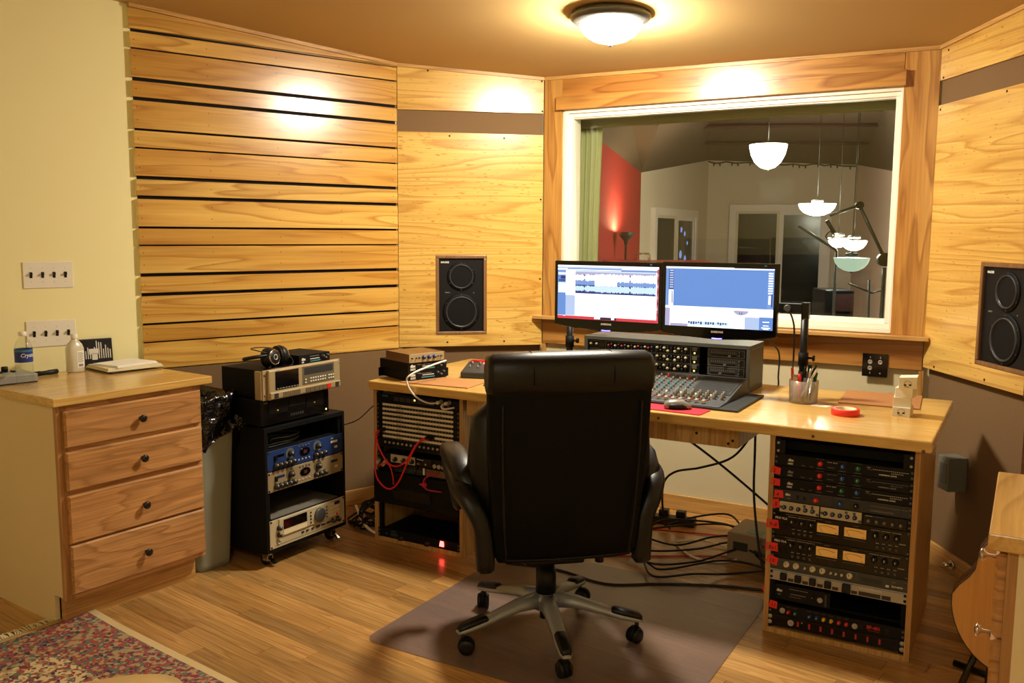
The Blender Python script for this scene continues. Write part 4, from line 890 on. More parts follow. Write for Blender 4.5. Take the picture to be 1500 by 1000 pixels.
t, h = rack_unit('slim grey compressor with one red knob above the silver preamp strip', FK, RC, VF, down(1), 1, 'dark_grey', group=GR)
text(t,'dbx',-0.195,0,h*0.5,0.012,'ink_white',bold=0.0006); text(t,'166',-0.19,0,h*0.2,0.009,'ink_grey')
for x, kc in ((-0.085,'knob_red'),(0.0,'knob_blue'),(0.055,'knob_black')): knob(t,x,h*0.45,0.0085,kc,d=0.016); marks(t,x-0.018,h*0.88,0.036,6)
for x in (-0.15,-0.125): MB().box(x-0.004,-0.003,h*0.3,x+0.004,0,h*0.6).build('button','black_plastic',t)
marks(t,0.10,h*0.62,0.13,20,'ink_grey',0.002); text(t,'COMPRESSOR/LIMITER',0.10,0,h*0.2,0.008,'ink_grey')
for x in (-0.165,-0.105,-0.03,0.10,0.205): strip(t,'divider','blue_dark',x-0.0008,h*0.1,x+0.0008,h*0.9)
flag(t,-0.218,h*0.55,0.028,0.026,'4',0.0)
# silver half-width preamps beside a black half-width unit
t, h = rack_unit('preamp strip with two cream panels of blue knobs', FK, RC, VF, down(1), 1, 'black_face', group=GR)
for i, x0 in enumerate((-0.213,-0.066)):
    p = MB().box(x0,-0.006,0.004,x0+0.142,0,h-0.001).build('cream_panel', 'cream_panel', t, bevel=0.001)
    for k in range(5): knob(p,x0+0.018+0.0255*k,h*0.5,0.0072,'blue_dark',y=-0.006,d=0.013)
    for k, (dx,dz) in enumerate(((0.09,0.82),(0.118,0.82),(0.006,0.5),(0.137,0.25))): put('screw', BOLT['gunmetal'], p, (x0+dx,-0.006,h*dz))
p = MB().box(0.083,-0.005,0.003,0.225,0,h-0.004).build('half_width_panel', 'black_gloss', t, bevel=0.001)
for k in range(5): knob(p,0.1+0.0265*k,h*0.42,0.0075,'gunmetal',y=-0.005,d=0.013)
text(p,'PRESONUS',0.088,-0.0053,h*0.78,0.005,'ink_white'); strip(p,'stripe','ink_blue',0.115,h*0.82,0.15,h*0.86,y=-0.005)
flag(t,-0.226,h*0.70,0.022,0.030,'5',0.1)
def vla(label, words, wtilt, wx):
    t, h = rack_unit(label, FK, RC, VF, down(2), 2, 'black_gloss', group=GR, depth=0.3)
    text(t,'PRO VLA',-0.228,0,h*0.70,0.011,'ink_white',bold=0.0003); text(t,'PROFESSIONAL TWO CHANNEL VACTROL TUBE LEVELING AMPLIFIER',-0.19,0,h*0.92,0.0042,'ink_grey')
    for x in (-0.165,-0.130,-0.096, 0.125,0.160,0.196):
        knob(t,x,h*0.64,0.010,'knob_black',d=0.018); marks(t,x-0.016,h*0.84,0.032,7,'ink_white',0.0016)
    for x in (-0.075,0.020):
        m_ = MB().box(x-0.002,-0.004,h*0.42-0.002,x+0.077,0,h*0.80+0.002).build('meter', 'black_plastic', t, bevel=0.001)
        MB().box(x,-0.005,h*0.42,x+0.075,-0.004,h*0.80).build('meter_face', 'meter_face', m_)
        MB().tube([(x+0.020,-0.0055,h*0.42+0.002),(x+0.006,-0.0055,h*0.66)],0.0006,4,smooth_path=False).build('needle', 'ink', m_)
        MB().tube([(x+0.008,-0.0053,h*0.68),(x+0.025,-0.0053,h*0.72),(x+0.045,-0.0053,h*0.71)],0.0007,4).build('scale_arc','ink',m_); MB().tube([(x+0.045,-0.0053,h*0.71),(x+0.066,-0.0053,h*0.65)],0.0011,4,smooth_path=False).build('scale_arc','ink_red',m_)
        text(m_,'VU',x+0.062,-0.0052,h*0.45,0.006,'ink'); marks(t,x,h*0.30,0.075,12,'ink_grey',0.0012); text(t,'OUTPUT',x+0.028,0,h*0.86,0.005,'ink_grey')
    for k in range(4):
        for x0 in (-0.165,0.128): marks(t,x0+0.021*k,h*0.32,0.012,2,'ink_white',0.002); put('button', BOLT['gunmetal'], t, (x0+0.021*k+0.005,0,h*0.16))
    MB().box(-0.196,-0.004,h*0.3,-0.186,0,h*0.42).build('switch','black_plastic',t)
    marks(t,0.205,h*0.42,0.022,6,'knob_cream',0.0028)
    flag(t,-0.236,h*0.45,0.040,0.030,words,wtilt)
vla('upper black levelling amplifier with two amber meters', '9-8', 0.0, 0); vla('lower black levelling amplifier with two amber meters', '8x12', -0.05, 0)
t, h = rack_unit('grey processor with five cream knobs under the amber meters', FK, RC, VF, down(1), 1, 'grey_face', group=GR)
for x in (-0.180,-0.145,-0.085,-0.050,0.045): knob(t,x,h*0.55,0.010,'knob_cream',d=0.014,ptr='ink')
for x in (-0.113,-0.02,-0.002,0.018): knob(t,x,h*0.5,0.004,'knob_cream',d=0.01,ptr='ink')
MB().box(0.085,-0.001,h*0.28,0.155,0,h*0.62).build('button_row','dark_grey',t); marks(t,0.09,h*0.42,0.06,7,'black_plastic',0.004)
MB().box(0.168,-0.004,h*0.2,0.179,0,h*0.36).build('switch','ink_white',t); text(t,'Symetrix',0.187,0,h*0.25,0.0105,'ink_white',bold=0.0003); text(t,'528',0.187,0,h*0.6,0.008,'ink_grey')
MB().tube([(-0.195,-0.0006,h*0.85),(-0.035,-0.0006,h*0.85),(-0.035,-0.0006,h*0.6)],0.0006,4,smooth_path=False).build('line','ink_grey',t); MB().tube([(0.01,-0.0006,h*0.75),(0.015,-0.0006,h*0.92),(0.072,-0.0006,h*0.92),(0.072,-0.0006,h*0.3)],0.0006,4,smooth_path=False).build('line','ink_grey',t)
flag(t,-0.232,h*0.75,0.036,0.028,'13',-0.35)
t, h = rack_unit('silver power conditioner with black square knobs in the right desk rack', FK, RC, VF, down(1), 1, 'silver', group=GR, bolts='ink')
strip(t,'stripe','ink_blue',-0.235,h*0.86,0.235,h*0.90)
for x in (-0.188,-0.135,-0.082,-0.028): 
    MB().box(x-0.012,-0.014,h*0.18,x+0.012,0,h*0.78).build('square_knob','black_plastic',t,bevel=0.003); MB().box(x+0.016,-0.003,h*0.12,x+0.036,0,h*0.36).build('button','dark_grey',t)
MB().box(0.022,-0.016,h*0.12,0.052,0,h*0.85).build('square_knob','black_plastic',t,bevel=0.003); MB().box(0.054,-0.003,h*0.12,0.074,0,h*0.36).build('button','dark_grey',t)
MB().box(0.079,-0.002,h*0.10,0.153,0,h*0.42).build('display','dark_grey',t); MB().box(0.157,-0.002,h*0.10,0.187,0,h*0.42).build('display','dark_grey',t); text(t,'SURGE SUPPRESSOR',0.080,0,h*0.62,0.0085,'ink_white')
# shelf space with a half-width unit
zs_ = down(2)
t = thing('rack_unit', 'half-width black compressor in the gap near the right rack bottom', 'rack unit', FK.at(0.13,0.02,zs_+0.012), FK.r, GR)
MB().box(-0.107,0.003,0,0.107,0.22,0.058).build('chassis','black_matte',t,bevel=0.002); MB().box(-0.107,0,0,0.107,0.003,0.058).build('faceplate','black_face',t)
text(t,'dbx',-0.088,0,0.030,0.014,'ink_white',bold=0.0006); text(t,'163',-0.085,0,0.016,0.009,'ink_grey'); marks(t,-0.04,0.045,0.07,9,'ink_white',0.0014); strip(t,'slider','ink_grey',-0.035,0.026,0.02,0.028); text(t,'GAIN REDUCTION',-0.04,0,0.015,0.005,'ink_grey')
put('jack', jk, t, (0.072,0.005,0.026)); MB().box(0.088,-0.006,0.006,0.097,0,0.052).build('handle','dark_grey',t); knob(t,0.045,0.03,0.006)
flag(t,-0.128,0.030,0.022,0.024,'10',0.6)
MB().box(-0.105,0.02,-0.0105,0.345,0.25,-0.0005).build('shelf','black_matte',t)
t, h = rack_unit('black equaliser with red lettering and coloured knobs near the rack bottom', FK, RC, VF, down(1), 1, 'black_face', group=GR)
for x, kc in ((-0.165,'knob_red'),(-0.14,'knob_green'),(-0.088,'knob_blue'),(-0.062,'knob_blue'),(-0.037,'knob_yellow'),(-0.010,'knob_yellow'),(0.017,'knob_red'),(0.043,'knob_red')): knob(t,x,h*0.42,0.0062,kc,d=0.014); marks(t,x-0.008,h*0.8,0.016,3)
put('jack', jk, t, (-0.187,0.005,h*0.45)); put('jack', jk, t, (0.072,0.005,h*0.4)); text(t,'EP-401',0.112,0,h*0.42,0.0165,'ink_red',bold=0.0007); text(t,'EFFECTS PROCESSOR',0.118,0,h*0.25,0.004,'ink_red')
for x in (0.093,0.18): MB().box(x-0.006,-0.003,h*0.25,x+0.006,0,h*0.7).build('button','black_plastic',t)
flag(t,-0.222,h*0.85,0.026,0.026,'11',-0.2)
t, h = rack_unit('black patch unit with red markings at the bottom of the right desk rack', FK, RC, VF, down(1)-0.0, 1, 'black_gloss', group=GR, bolts='silver')
for k in range(8): MB().box(-0.132+0.041*k,-0.0006,h*0.28,-0.125+0.041*k,0,h*0.72).build('red_mark','led_dim_red',t)
MB().lathe([(0.012,0),(0.012,0.004),(0.007,0.006),(0.006,0.002)],(-0.155,0,h*0.5),(0,-1,0),18).build('socket','silver',t); text(t,'v',-0.117,0,h*0.62,0.012,'ink_white')
for sx in (-1,1):
    for zz in (0.25,0.75): put('washer', MB().lathe([(0.0085,0),(0.0085,0.0015),(0.0055,0.002)],(0,0,0),(0,-1,0),14).mesh('washer','silver'), t, (sx*0.233,0,h*zz))
# ---- left desk rack
GL = 'units in the left desk rack'; LC = -1.667; VL = 0.062
z = 0.738
t = thing('rack_unit', 'black audio interface with a blue logo atop the patch bays', 'rack unit', FK.at(LC,VL,down(1)), FK.r, GL); h = UH
MB().box(-0.2413,0,0.0008,0.2413,0.003,h-0.0008).build('faceplate','black_face',t); MB().box(-0.215,0.003,0.002,0.215,0.25,h-0.002).build('chassis','black_matte',t)
text(t,'MOTU',-0.205,0,h*0.62,0.011,'ink_blue',bold=0.0004); text(t,'2408',0.135,0,h*0.22,0.009,'ink_white'); text(t,'HARD DISK',0.135,0,h*0.10,0.004,'ink_white')
for k in range(7): MB().box(-0.135+0.034*k,-0.001,h*0.25,-0.106+0.034*k,0,h*0.72).build('meter_window','dark_grey',t)
MB().box(-0.017,-0.0015,h*0.5,-0.010,-0.0005,h*0.66).build('indicator','led_orange',t); knob(t,0.185,h*0.4,0.008)
for x in (0.14,0.185): put('jack', jk, t, (x,0.005,h*0.78))
def patchbay(label, words):
    t, h = rack_unit(label, FK, LC, VL, down(1), 1, 'black_face', group=GL, name='patch_bay', cat='patch bay', depth=0.12)
    for zz, wd in ((0.66,words[0]),(0.16,words[1])):
        s_ = MB().box(-0.205,-0.0015,h*zz,0.205,0,h*(zz+0.24)).build('label_strip','label_strip',t)
        text(s_,wd[0],-0.12,-0.0018,h*(zz+0.05),0.0072,'ink',name='handwriting'); text(s_,wd[1],0.0,-0.0018,h*(zz+0.05),0.0066,'ink',name='handwriting'); text(s_,wd[2],0.12,-0.0018,h*(zz+0.05),0.0066,'ink',name='handwriting')
    mb = MB()
    for k in range(24): mb.cyl((-0.196+0.017*k,0,h*0.53),(0,-1,0),0.0042,0.002,8).cyl((-0.196+0.017*k,0,h*0.07),(0,-1,0),0.0036,0.0015,8)
    tag(mb.build('jack_row','gunmetal',t), kind='stuff')
    return t
patchbay('topmost of four patch bays with cream label strips', (('Tape Outs','',''),('Mixer Line Ins','Tie Lines 1-8','Pre Outs')))
patchbay('second from top of four patch bays with cream label strips', (('Group Outs','',''),('Aux Sends','Mic Lines','9-16')))
patchbay('third from top of four patch bays with cream label strips', (('Mixer Direct Outs','EQ Ins',''),('Comp Ins','Comp Outs','FX')))
patchbay('lowest of four patch bays with cream label strips', (('Inserts','',''),('Verb Sends','','')))
t, h = rack_unit('black jack panel without labels under the four patch bays', FK, LC, VL, down(1), 1, 'black_face', group=GL, name='patch_bay', cat='patch bay', depth=0.12)
mb = MB()
for k in range(16): mb.lathe([(0.006,0),(0.006,0.003),(0.003,0.002)],(-0.19+0.0255*k,0,h*0.62),(0,-1,0),10)
tag(mb.build('jack_row','silver',t), kind='stuff')
down(0.55)
t, h = rack_unit('black rack shelf unit with a small cream three-knob panel', FK, LC, VL, down(1), 1, 'black_face', group=GL)
p = MB().box(-0.155,-0.006,0.003,-0.012,0,h-0.003).build('cream_panel','cream_panel',t,bevel=0.001)
for k in range(3): knob(p,-0.125+0.05*k,h*0.45,0.010,'knob_black',y=-0.006,d=0.015)
p = MB().box(-0.005,-0.004,0.003,0.085,0,h-0.003).build('half_panel','black_gloss',t); text(p,'PreSonus',0.0,-0.0043,h*0.72,0.010,'ink_white'); knob(p,0.012,h*0.35,0.007,'gunmetal',y=-0.004); put('button', BOLT['silver'] , p, (0.05,-0.004,h*0.35))
for x in (0.10,0.125,0.15): put('jack', jk, t, (x,0.005,h*0.3))
for x in (-0.225,-0.185):
    MB().cyl((x,0,h*0.3-0.01),(0,-0.9,-0.4),0.010,0.035,14).build('plug','silver',t)
t, h = rack_unit('thin black processor with a small white switch above the rack drawer', FK, LC, VL, down(1), 1, 'black_gloss', group=GL)
for k in range(9): MB().box(-0.10+0.016*k,-0.002,h*0.3,-0.09+0.016*k,0,h*0.6).build('button','dark_grey',t)
MB().box(0.035,-0.005,h*0.2,0.044,0,h*0.9).build('switch','ink_white',t); MB().box(0.05,-0.001,h*0.15,0.16,0,h*0.85).build('display','walnut',t); text(t,'Roland',0.175,0,h*0.5,0.009,'ink_white')
# big black drawer standing proud of the rack
zz = 0.738 - (1+4+1+0.55+1+1)*UH - 0.163
t = thing('storage_rack_unit', 'matte black rack drawer with a red latch and recessed handle', 'drawer', FK.at(LC-0.005,0.055,zz), FK.r)
MB().box(-0.252,-0.004,0,0.247,0.004,0.160).build('front','black_matte',t,bevel=0.004); MB().box(-0.20,0.004,0.006,0.20,0.35,0.154).build('tray','black_matte',t)
MB().hexa([(-0.13,-0.006,0.035),(0.09,-0.006,0.035),(0.09,-0.004,0.035),(-0.13,-0.004,0.035),(-0.13,-0.016,0.075),(0.09,-0.016,0.075),(0.09,-0.004,0.085),(-0.13,-0.004,0.085)]).build('handle','black_plastic',t)
MB().lathe([(0.014,0),(0.013,0.008),(0.006,0.01)],(0.055,-0.004,0.128),(0,-1,0),16).build('latch','knob_red',t); MB().box(0.030,-0.012,0.124,0.055,-0.006,0.131).build('latch_lever','knob_red',t)
t, h = rack_unit('black power conditioner with a glowing red switch at the left rack bottom', FK, LC, VL, 0.021, 1, 'black_face', group=GL)
MB().hexa([(0.128,-0.006,h*0.3),(0.152,-0.006,h*0.3),(0.152,0,h*0.3),(0.128,0,h*0.3),(0.131,-0.003,h*0.85),(0.149,-0.003,h*0.85),(0.149,0,h*0.85),(0.131,0,h*0.85)]).build('rocker_switch','led_red',t)
text(t,'FURMAN',-0.165,0,h*0.72,0.008,'ink_blue'); MB().box(-0.165,-0.001,h*0.25,-0.12,0,h*0.6).build('display','dark_grey',t); knob(t,-0.095,h*0.3,0.013,d=0.02,ptr=None); knob(t,0.06,h*0.3,0.013,d=0.02,ptr=None)
MB().box(-0.192,-0.001,h*0.35,-0.186,0,h*0.5).build('indicator','ink_blue',t)
# ---- patch cords hanging on the patch bays
def wire(name, label, path, r, mat, group=None, cat='cable', fr=FK, plugs=None, n=7, per=6):
    P = [Vector(p) for p in path]; o0 = P[0].copy(); W = fr.at(o0.x,o0.y,o0.z)
    t = thing(name, label, cat, W, fr.r, group)
    MB().tube([p-o0 for p in P], r, n, per=per).build('cord', mat, t)
    for (i, dr, mt) in (plugs or []): MB().cyl(P[i]-o0, dr, r*1.9, 0.03, 10).build('plug', mt, t)
    return t
zpb = 0.738-4*UH
B_ = 0.738 - UH
wire('patch_cable','longest red patch cord looping lowest across the left rack',[(LC-0.190,VL-0.004,0.560),(LC-0.205,VL-0.045,0.545),(LC-0.208,VL-0.06,0.45),(LC-0.195,VL-0.065,0.34),(LC-0.13,VL-0.065,0.290),(LC-0.07,VL-0.062,0.325),(LC-0.01,VL-0.06,0.44),(LC+0.045,VL-0.05,0.535),(LC+0.075,VL-0.004,0.555)],0.0042,'cable_red','red patch cords',plugs=[(0,(0,-1,0),'black_plastic'),(-1,(0,-1,0),'black_plastic')])
wire('patch_cable','short red patch cord sagging beneath the lowest patch bays',[(LC-0.192,VL-0.004,0.565),(LC-0.205,VL-0.05,0.55),(LC-0.185,VL-0.06,0.49),(LC-0.135,VL-0.06,0.42),(LC-0.08,VL-0.06,0.405),(LC-0.02,VL-0.06,0.44),(LC+0.04,VL-0.05,0.53),(LC+0.095,VL-0.004,0.552)],0.0042,'cable_red','red patch cords',plugs=[(0,(0,-1,0),'black_plastic'),(-1,(0,-1,0),'black_plastic')])
wire('patch_cable','thin red patch cord curling around the cream three-knob panel',[(LC-0.205,VL-0.008,0.375),(LC-0.19,VL-0.05,0.395),(LC-0.14,VL-0.06,0.412),(LC-0.115,VL-0.06,0.395),(LC-0.105,VL-0.055,0.35),(LC-0.105,VL-0.05,0.31)],0.0032,'cable_red','red patch cords')
wire('patch_cable','magenta patch cord curving beside the chair arm',[(LC+0.125,VL-0.004,0.385),(LC+0.09,VL-0.05,0.375),(LC+0.075,VL-0.055,0.345),(LC+0.09,VL-0.05,0.315),(LC+0.145,VL-0.008,0.300)],0.0038,'cable_magenta',None)
# ------------------------------------------------------------------ on the desk
# rack console box with four channel strips
CU = -0.643; CV = 0.577
t = thing('console_box', 'grey desktop rack box standing at the back of the desk', 'rack box', FK.at(CU,CV,ZT), FK.r); cbx = t
W2, HH, DD = 0.403, 0.21, 0.225
MB().box(-W2,0,0,W2,DD,0.022).build('bottom','console_grey',t,bevel=0.002); MB().box(-W2,0,HH-0.018,W2,DD,HH).build('top','console_grey',t,bevel=0.002)
for sx in (-1,1): MB().box(sx*(W2-0.009)-0.009,0,0.022,sx*(W2-0.009)+0.009,DD,HH-0.018).build('side','console_grey',t,bevel=0.002)
MB().box(-W2+0.018,DD-0.008,0.022,W2-0.018,DD-0.002,HH-0.018).build('back','black_matte',t)
fader_m = MB().box(-0.006,-0.004,-0.004,0.006,0,0.004).mesh('fader_cap','knob_grey')
for i, nm in enumerate(('lowest','third from top','second from top','topmost')):
    zc = ZT + 0.027 + i*0.0405; h = 0.039
    u = thing('channel_strip', nm + ' of the four knob-covered channel strips in the desktop rack box', 'channel strip', FK.at(CU-0.105,CV+0.012,zc), FK.r, 'channel strips in the desktop rack box')
    MB().box(-0.275,0,0.0005,0.275,0.003,h).build('faceplate','black_face',u); MB().box(-0.265,0.003,0.001,0.265,0.18,h-0.001).build('chassis','black_matte',u)
    mb = MB(); mb.box(-0.274,-0.0006,0.001,0.274,0,0.002).box(-0.274,-0.0006,h-0.002,0.274,0,h-0.001).box(0.062,-0.0006,0.002,0.0632,0,h-0.002).box(-0.19,-0.0006,0.002,-0.1888,0,h-0.002).box(0.232,-0.0006,0.002,0.2332,0,h-0.002); mb.build('panel_lines','ink_grey',u)
    cols = ['knob_cream','knob_black','knob_red','knob_black','knob_cream','knob_black','knob_red','knob_blue','knob_yellow','knob_black','knob_cream','knob_red','knob_black','knob_cream','knob_red','knob_blue','knob_yellow','knob_black']
    for k in range(14): knob(u,-0.172+0.0168*k,h*(0.66 if k%2 else 0.56),0.0048,cols[(k+2)%18],d=0.011,ptr='ink_white'); 
    for k in range(14): knob(u,-0.172+0.0168*k,h*0.24,0.0042,'knob_black',d=0.009,ptr='ink_white')
    for k in range(9): knob(u,0.073+0.0172*k,h*(0.7 if k%2==0 else 0.36),0.006,'knob_cream' if k%3==0 else ('knob_black' if k%3==1 else 'knob_cream'),d=0.012,ptr='ink')
    for k in range(9): knob(u,0.073+0.0172*k,h*(0.32 if k%2==0 else 0.74),0.0045,'knob_black',d=0.010)
    for k in range(2): knob(u,-0.265+0.03*k,h*0.62,0.0055,'knob_cream',d=0.011,ptr='ink')
    MB().box(-0.225,-0.001,h*0.25,-0.195,0,h*0.8).build('display','black_gloss',u)
    for q in range(2): MB().box(0.240,-0.002,h*(0.56+0.22*q),0.262,0,h*(0.72+0.22*q)).build('button','knob_grey',u)
    MB().box(0.2475,-0.0025,h*0.2,0.2545,-0.0005,h*0.38).build('indicator','led_yellow',u)
    # separate output meter module to the right
    g = thing('meter_module', nm + ' of the four slim fader modules in the desktop rack box', 'meter module', FK.at(CU+0.292,CV+0.012,zc), FK.r, 'fader modules in the desktop rack box')
    MB().box(-0.086,0,0.0005,0.086,0.003,h).build('faceplate','dark_grey',g); MB().box(-0.08,0.003,0.001,0.08,0.18,h-0.001).build('chassis','black_matte',g)
    mb = MB(); ring(mb,-0.082,0.082,0.003,h-0.003,0.0012,-0.0006,0.0); mb.build('panel_lines','ink_grey',g)
    mb = MB()
    for k in range(12): mb.box(-0.068+0.0095*k,-0.0006,h*0.5,-0.0665+0.0095*k,0,h*0.75)
    mb.box(-0.07,-0.0006,h*0.5,0.045,0,h*0.515); mb.build('scale_marks','ink_grey',g)
    MB().box(-0.068,-0.0012,h*0.22,0.042,0,h*0.30).build('slot','black_gloss',g); put('fader_cap', fader_m, g, (-0.045+0.02*i,-0.001,h*0.26))
    for q in range(2): knob(g,0.062,h*(0.32+0.36*q),0.0045,'knob_black')
# mixing console in front, with rows of knobs
mx = thing('mixing_console', 'dark grey mixing console with rows of pale knobs and faders', 'mixing console', FK.at(-0.62,0.32,ZT), FK.r)
def surf(v): return 0.018 + 0.052*max(0.0,min(1.0,(v+0.09)/0.27))       # sloping top
mb = MB(); mb.rings([[(x,-0.19,0.001),(x,-0.19,0.014),(x,-0.09,0.018),(x,0.18,0.070),(x,0.215,0.074),(x,0.215,0.001)] for x in (-0.46,0.385)],0,smooth=False); mb.build('body','mixer_grey',mx,bevel=0.003)
MB().prism([(0.385,-0.205),(0.46,-0.205),(0.46,0.20),(0.385,0.215)],0.001,0.010).build('side_wing','dark_grey',mx,bevel=0.002); MB().prism([(-0.455,-0.205),(0.385,-0.205),(0.385,-0.19),(-0.455,-0.19)],0.001,0.010).build('front_lip','dark_grey',mx)
km = MB().lathe([(0.0055,0),(0.005,0.004),(0.0042,0.014),(0.001,0.0145)],(0,0,0),(0,0,1),8).mesh('knob','knob_grey')
kcol = {c: MB().lathe([(0.0055,0),(0.005,0.004),(0.0042,0.014),(0.001,0.0145)],(0,0,0),(0,0,1),8).mesh('knob',c) for c in ('label_teal','knob_red','knob_cream')}
for i in range(24):
    x = -0.44 + 0.0325*i
    for j in range(9):
        y = -0.085 + 0.0285*j; zt = surf(y)
        if x > 0.19 and y > -0.04: continue
        put('knob', kcol['label_teal'] if j in (3,5) else (kcol['knob_red'] if j == 8 and i%3 == 0 else (kcol['knob_cream'] if j == 1 and i%2 else km)), mx, (x,y,zt-0.001))
    b_ = MB().box(x-0.004,-0.106,surf(-0.1)-0.003,x+0.004,-0.099,surf(-0.1)+0.004).build('mute_button','knob_red',mx)
fc = MB().box(-0.005,-0.009,0,0.005,0.009,0.012).mesh('fader_cap','knob_cream'); fs_ = MB().box(-0.0012,-0.028,0,0.0012,0.028,0.0006).mesh('fader_slot','ink')
for i in range(24):
    x = -0.44+0.0325*i; s = put('fader_slot', fs_, mx, (x,-0.145,0.0170)); put('fader_cap', fc, s, (0,-0.018+0.012*((i*7)%4)/2,0.0))
MB().hexa([(0.20,-0.02,surf(-0.02)+0.0005),(0.375,-0.02,surf(-0.02)+0.0005),(0.375,0.18,surf(0.18)+0.0005),(0.20,0.18,surf(0.18)+0.0005),(0.20,-0.02,surf(-0.02)+0.003),(0.375,-0.02,surf(-0.02)+0.003),(0.375,0.18,surf(0.18)+0.003),(0.20,0.18,surf(0.18)+0.003)]).build('vent_plate','dark_grey',mx)
for k in range(14):
    y = -0.01+0.0135*k; MB().box(0.21,y,surf(y)+0.0025,0.365,y+0.004,surf(y)+0.0045).build('vent_slat','mixer_grey',mx)
tall = MB().lathe([(0.007,0),(0.006,0.005),(0.0055,0.026),(0.001,0.027)],(0,0,0),(0,0,1),10).mesh('tall_knob','knob_grey')
for k in range(7):
    for q in range(2): put('tall_knob', tall, mx, (0.16+0.033*k,-0.072+0.025*q,surf(-0.07+0.025*q)-0.001))
# mouse pad and mouse
p = MB().prism(rounded(-0.15,-0.06,0.15,0.06,0.01,4),0,0.003).build('mouse_pad','pad_red',None,FK.at(-0.40,0.066,ZT+0.0155),FK.r+R(-4)); tag(p,'red cloth mouse pad lying on the mixing console edge','mouse pad')
p['label'] = 'red cloth mouse pad at the front edge of the desk'; p.location = FK.at(-0.415,0.055,ZT+0.0003)
mo = thing('computer_mouse','silver and black wireless mouse on the red pad','mouse',FK.at(-0.385,0.062,ZT+0.0036),FK.r+R(-62))
MB().loft([(0.0,0,0,0.026,0.052,2.6),(0.008,0,0,0.030,0.056,2.6),(0.018,0,-0.002,0.029,0.053,2.4),(0.028,0,-0.006,0.025,0.043,2.3),(0.035,0,-0.008,0.017,0.028,2.2),(0.038,0,-0.008,0.006,0.010,2)],28).build('shell','mouse_silver',mo)
MB().loft([(0.003,0.006,0,0.0275,0.045,2.6),(0.012,0.006,-0.002,0.0275,0.045,2.4),(0.022,0.006,-0.006,0.0235,0.036,2.4)],24).build('side_grip','black_plastic',mo); MB().cyl((-0.003,0.03,0.026),(1,0,0),0.008,0.006,14).build('wheel','black_plastic',mo)
# monitors on poles
def monitor(label, u, v, z0, wd, ht, ang, draw):
    t = thing('computer_monitor', label, 'monitor', FK.at(u,v,z0), FK.r+R(ang), 'pair of black monitors')
    mb = MB(); a = wd/2
    fr_ = MB(); ring_o = [(-a,0.022),(-a*0.6,0.008),(0,0.0),(a*0.6,0.008),(a,0.022)]
    top = [(a,ht),(-a,ht)]
    poly = [(x,z) for x,z in ring_o]+top
    n = len(poly); fr_.v = [(x,0.0,z) for x,z in poly]+[(x,0.028,z) for x,z in poly]; fr_.face(list(range(n))); fr_.face([n+i for i in range(n-1,-1,-1)])
    for i in range(n): j = (i+1)%n; fr_.face([i,n+i,n+j,j])
    bz = fr_.build('bezel','black_gloss',t,bevel=0.004)
    MB().box(-a*0.75,0.028,ht*0.2,a*0.75,0.055,ht*0.85).build('rear_shell','black_plastic',t,bevel=0.012)
    x0,x1,zb,zt = -a+0.017,a-0.017,0.052,ht-0.020
    sc, mats = MB(), []
    names = []
    def r(fx0,fz0,fx1,fz1,mat,lay=0):        # in fractions of the screen from its top left corner
        if mat not in names: names.append(mat)
        X0,X1 = x0+(x1-x0)*fx0, x0+(x1-x0)*fx1; Z1,Z0 = zt-(zt-zb)*fz0, zt-(zt-zb)*fz1; y = -0.0006-0.00012*lay
        sc.quad((X0,y,Z0),(X1,y,Z0),(X1,y,Z1),(X0,y,Z1),names.index(mat))
    draw(r); s_ = sc.build('screen', names, t); lab(s_, 'lit screen showing software windows')
    text(t,'SAMSUNG',0,-0.0006,0.030,0.0115,'ink_white',align='CENTER',bold=0.0004)
    MB().tube([(-0.022,-0.001,0.0055),(0,-0.002,0.0045),(0.022,-0.001,0.0055)],0.0028,6).build('power_light','led_blue',t)
    MB().box(a-0.06,-0.0005,ht-0.013,a-0.05,0.0,ht-0.007).build('sticker','label_teal',t)
    return t
rw = random.Random(11)
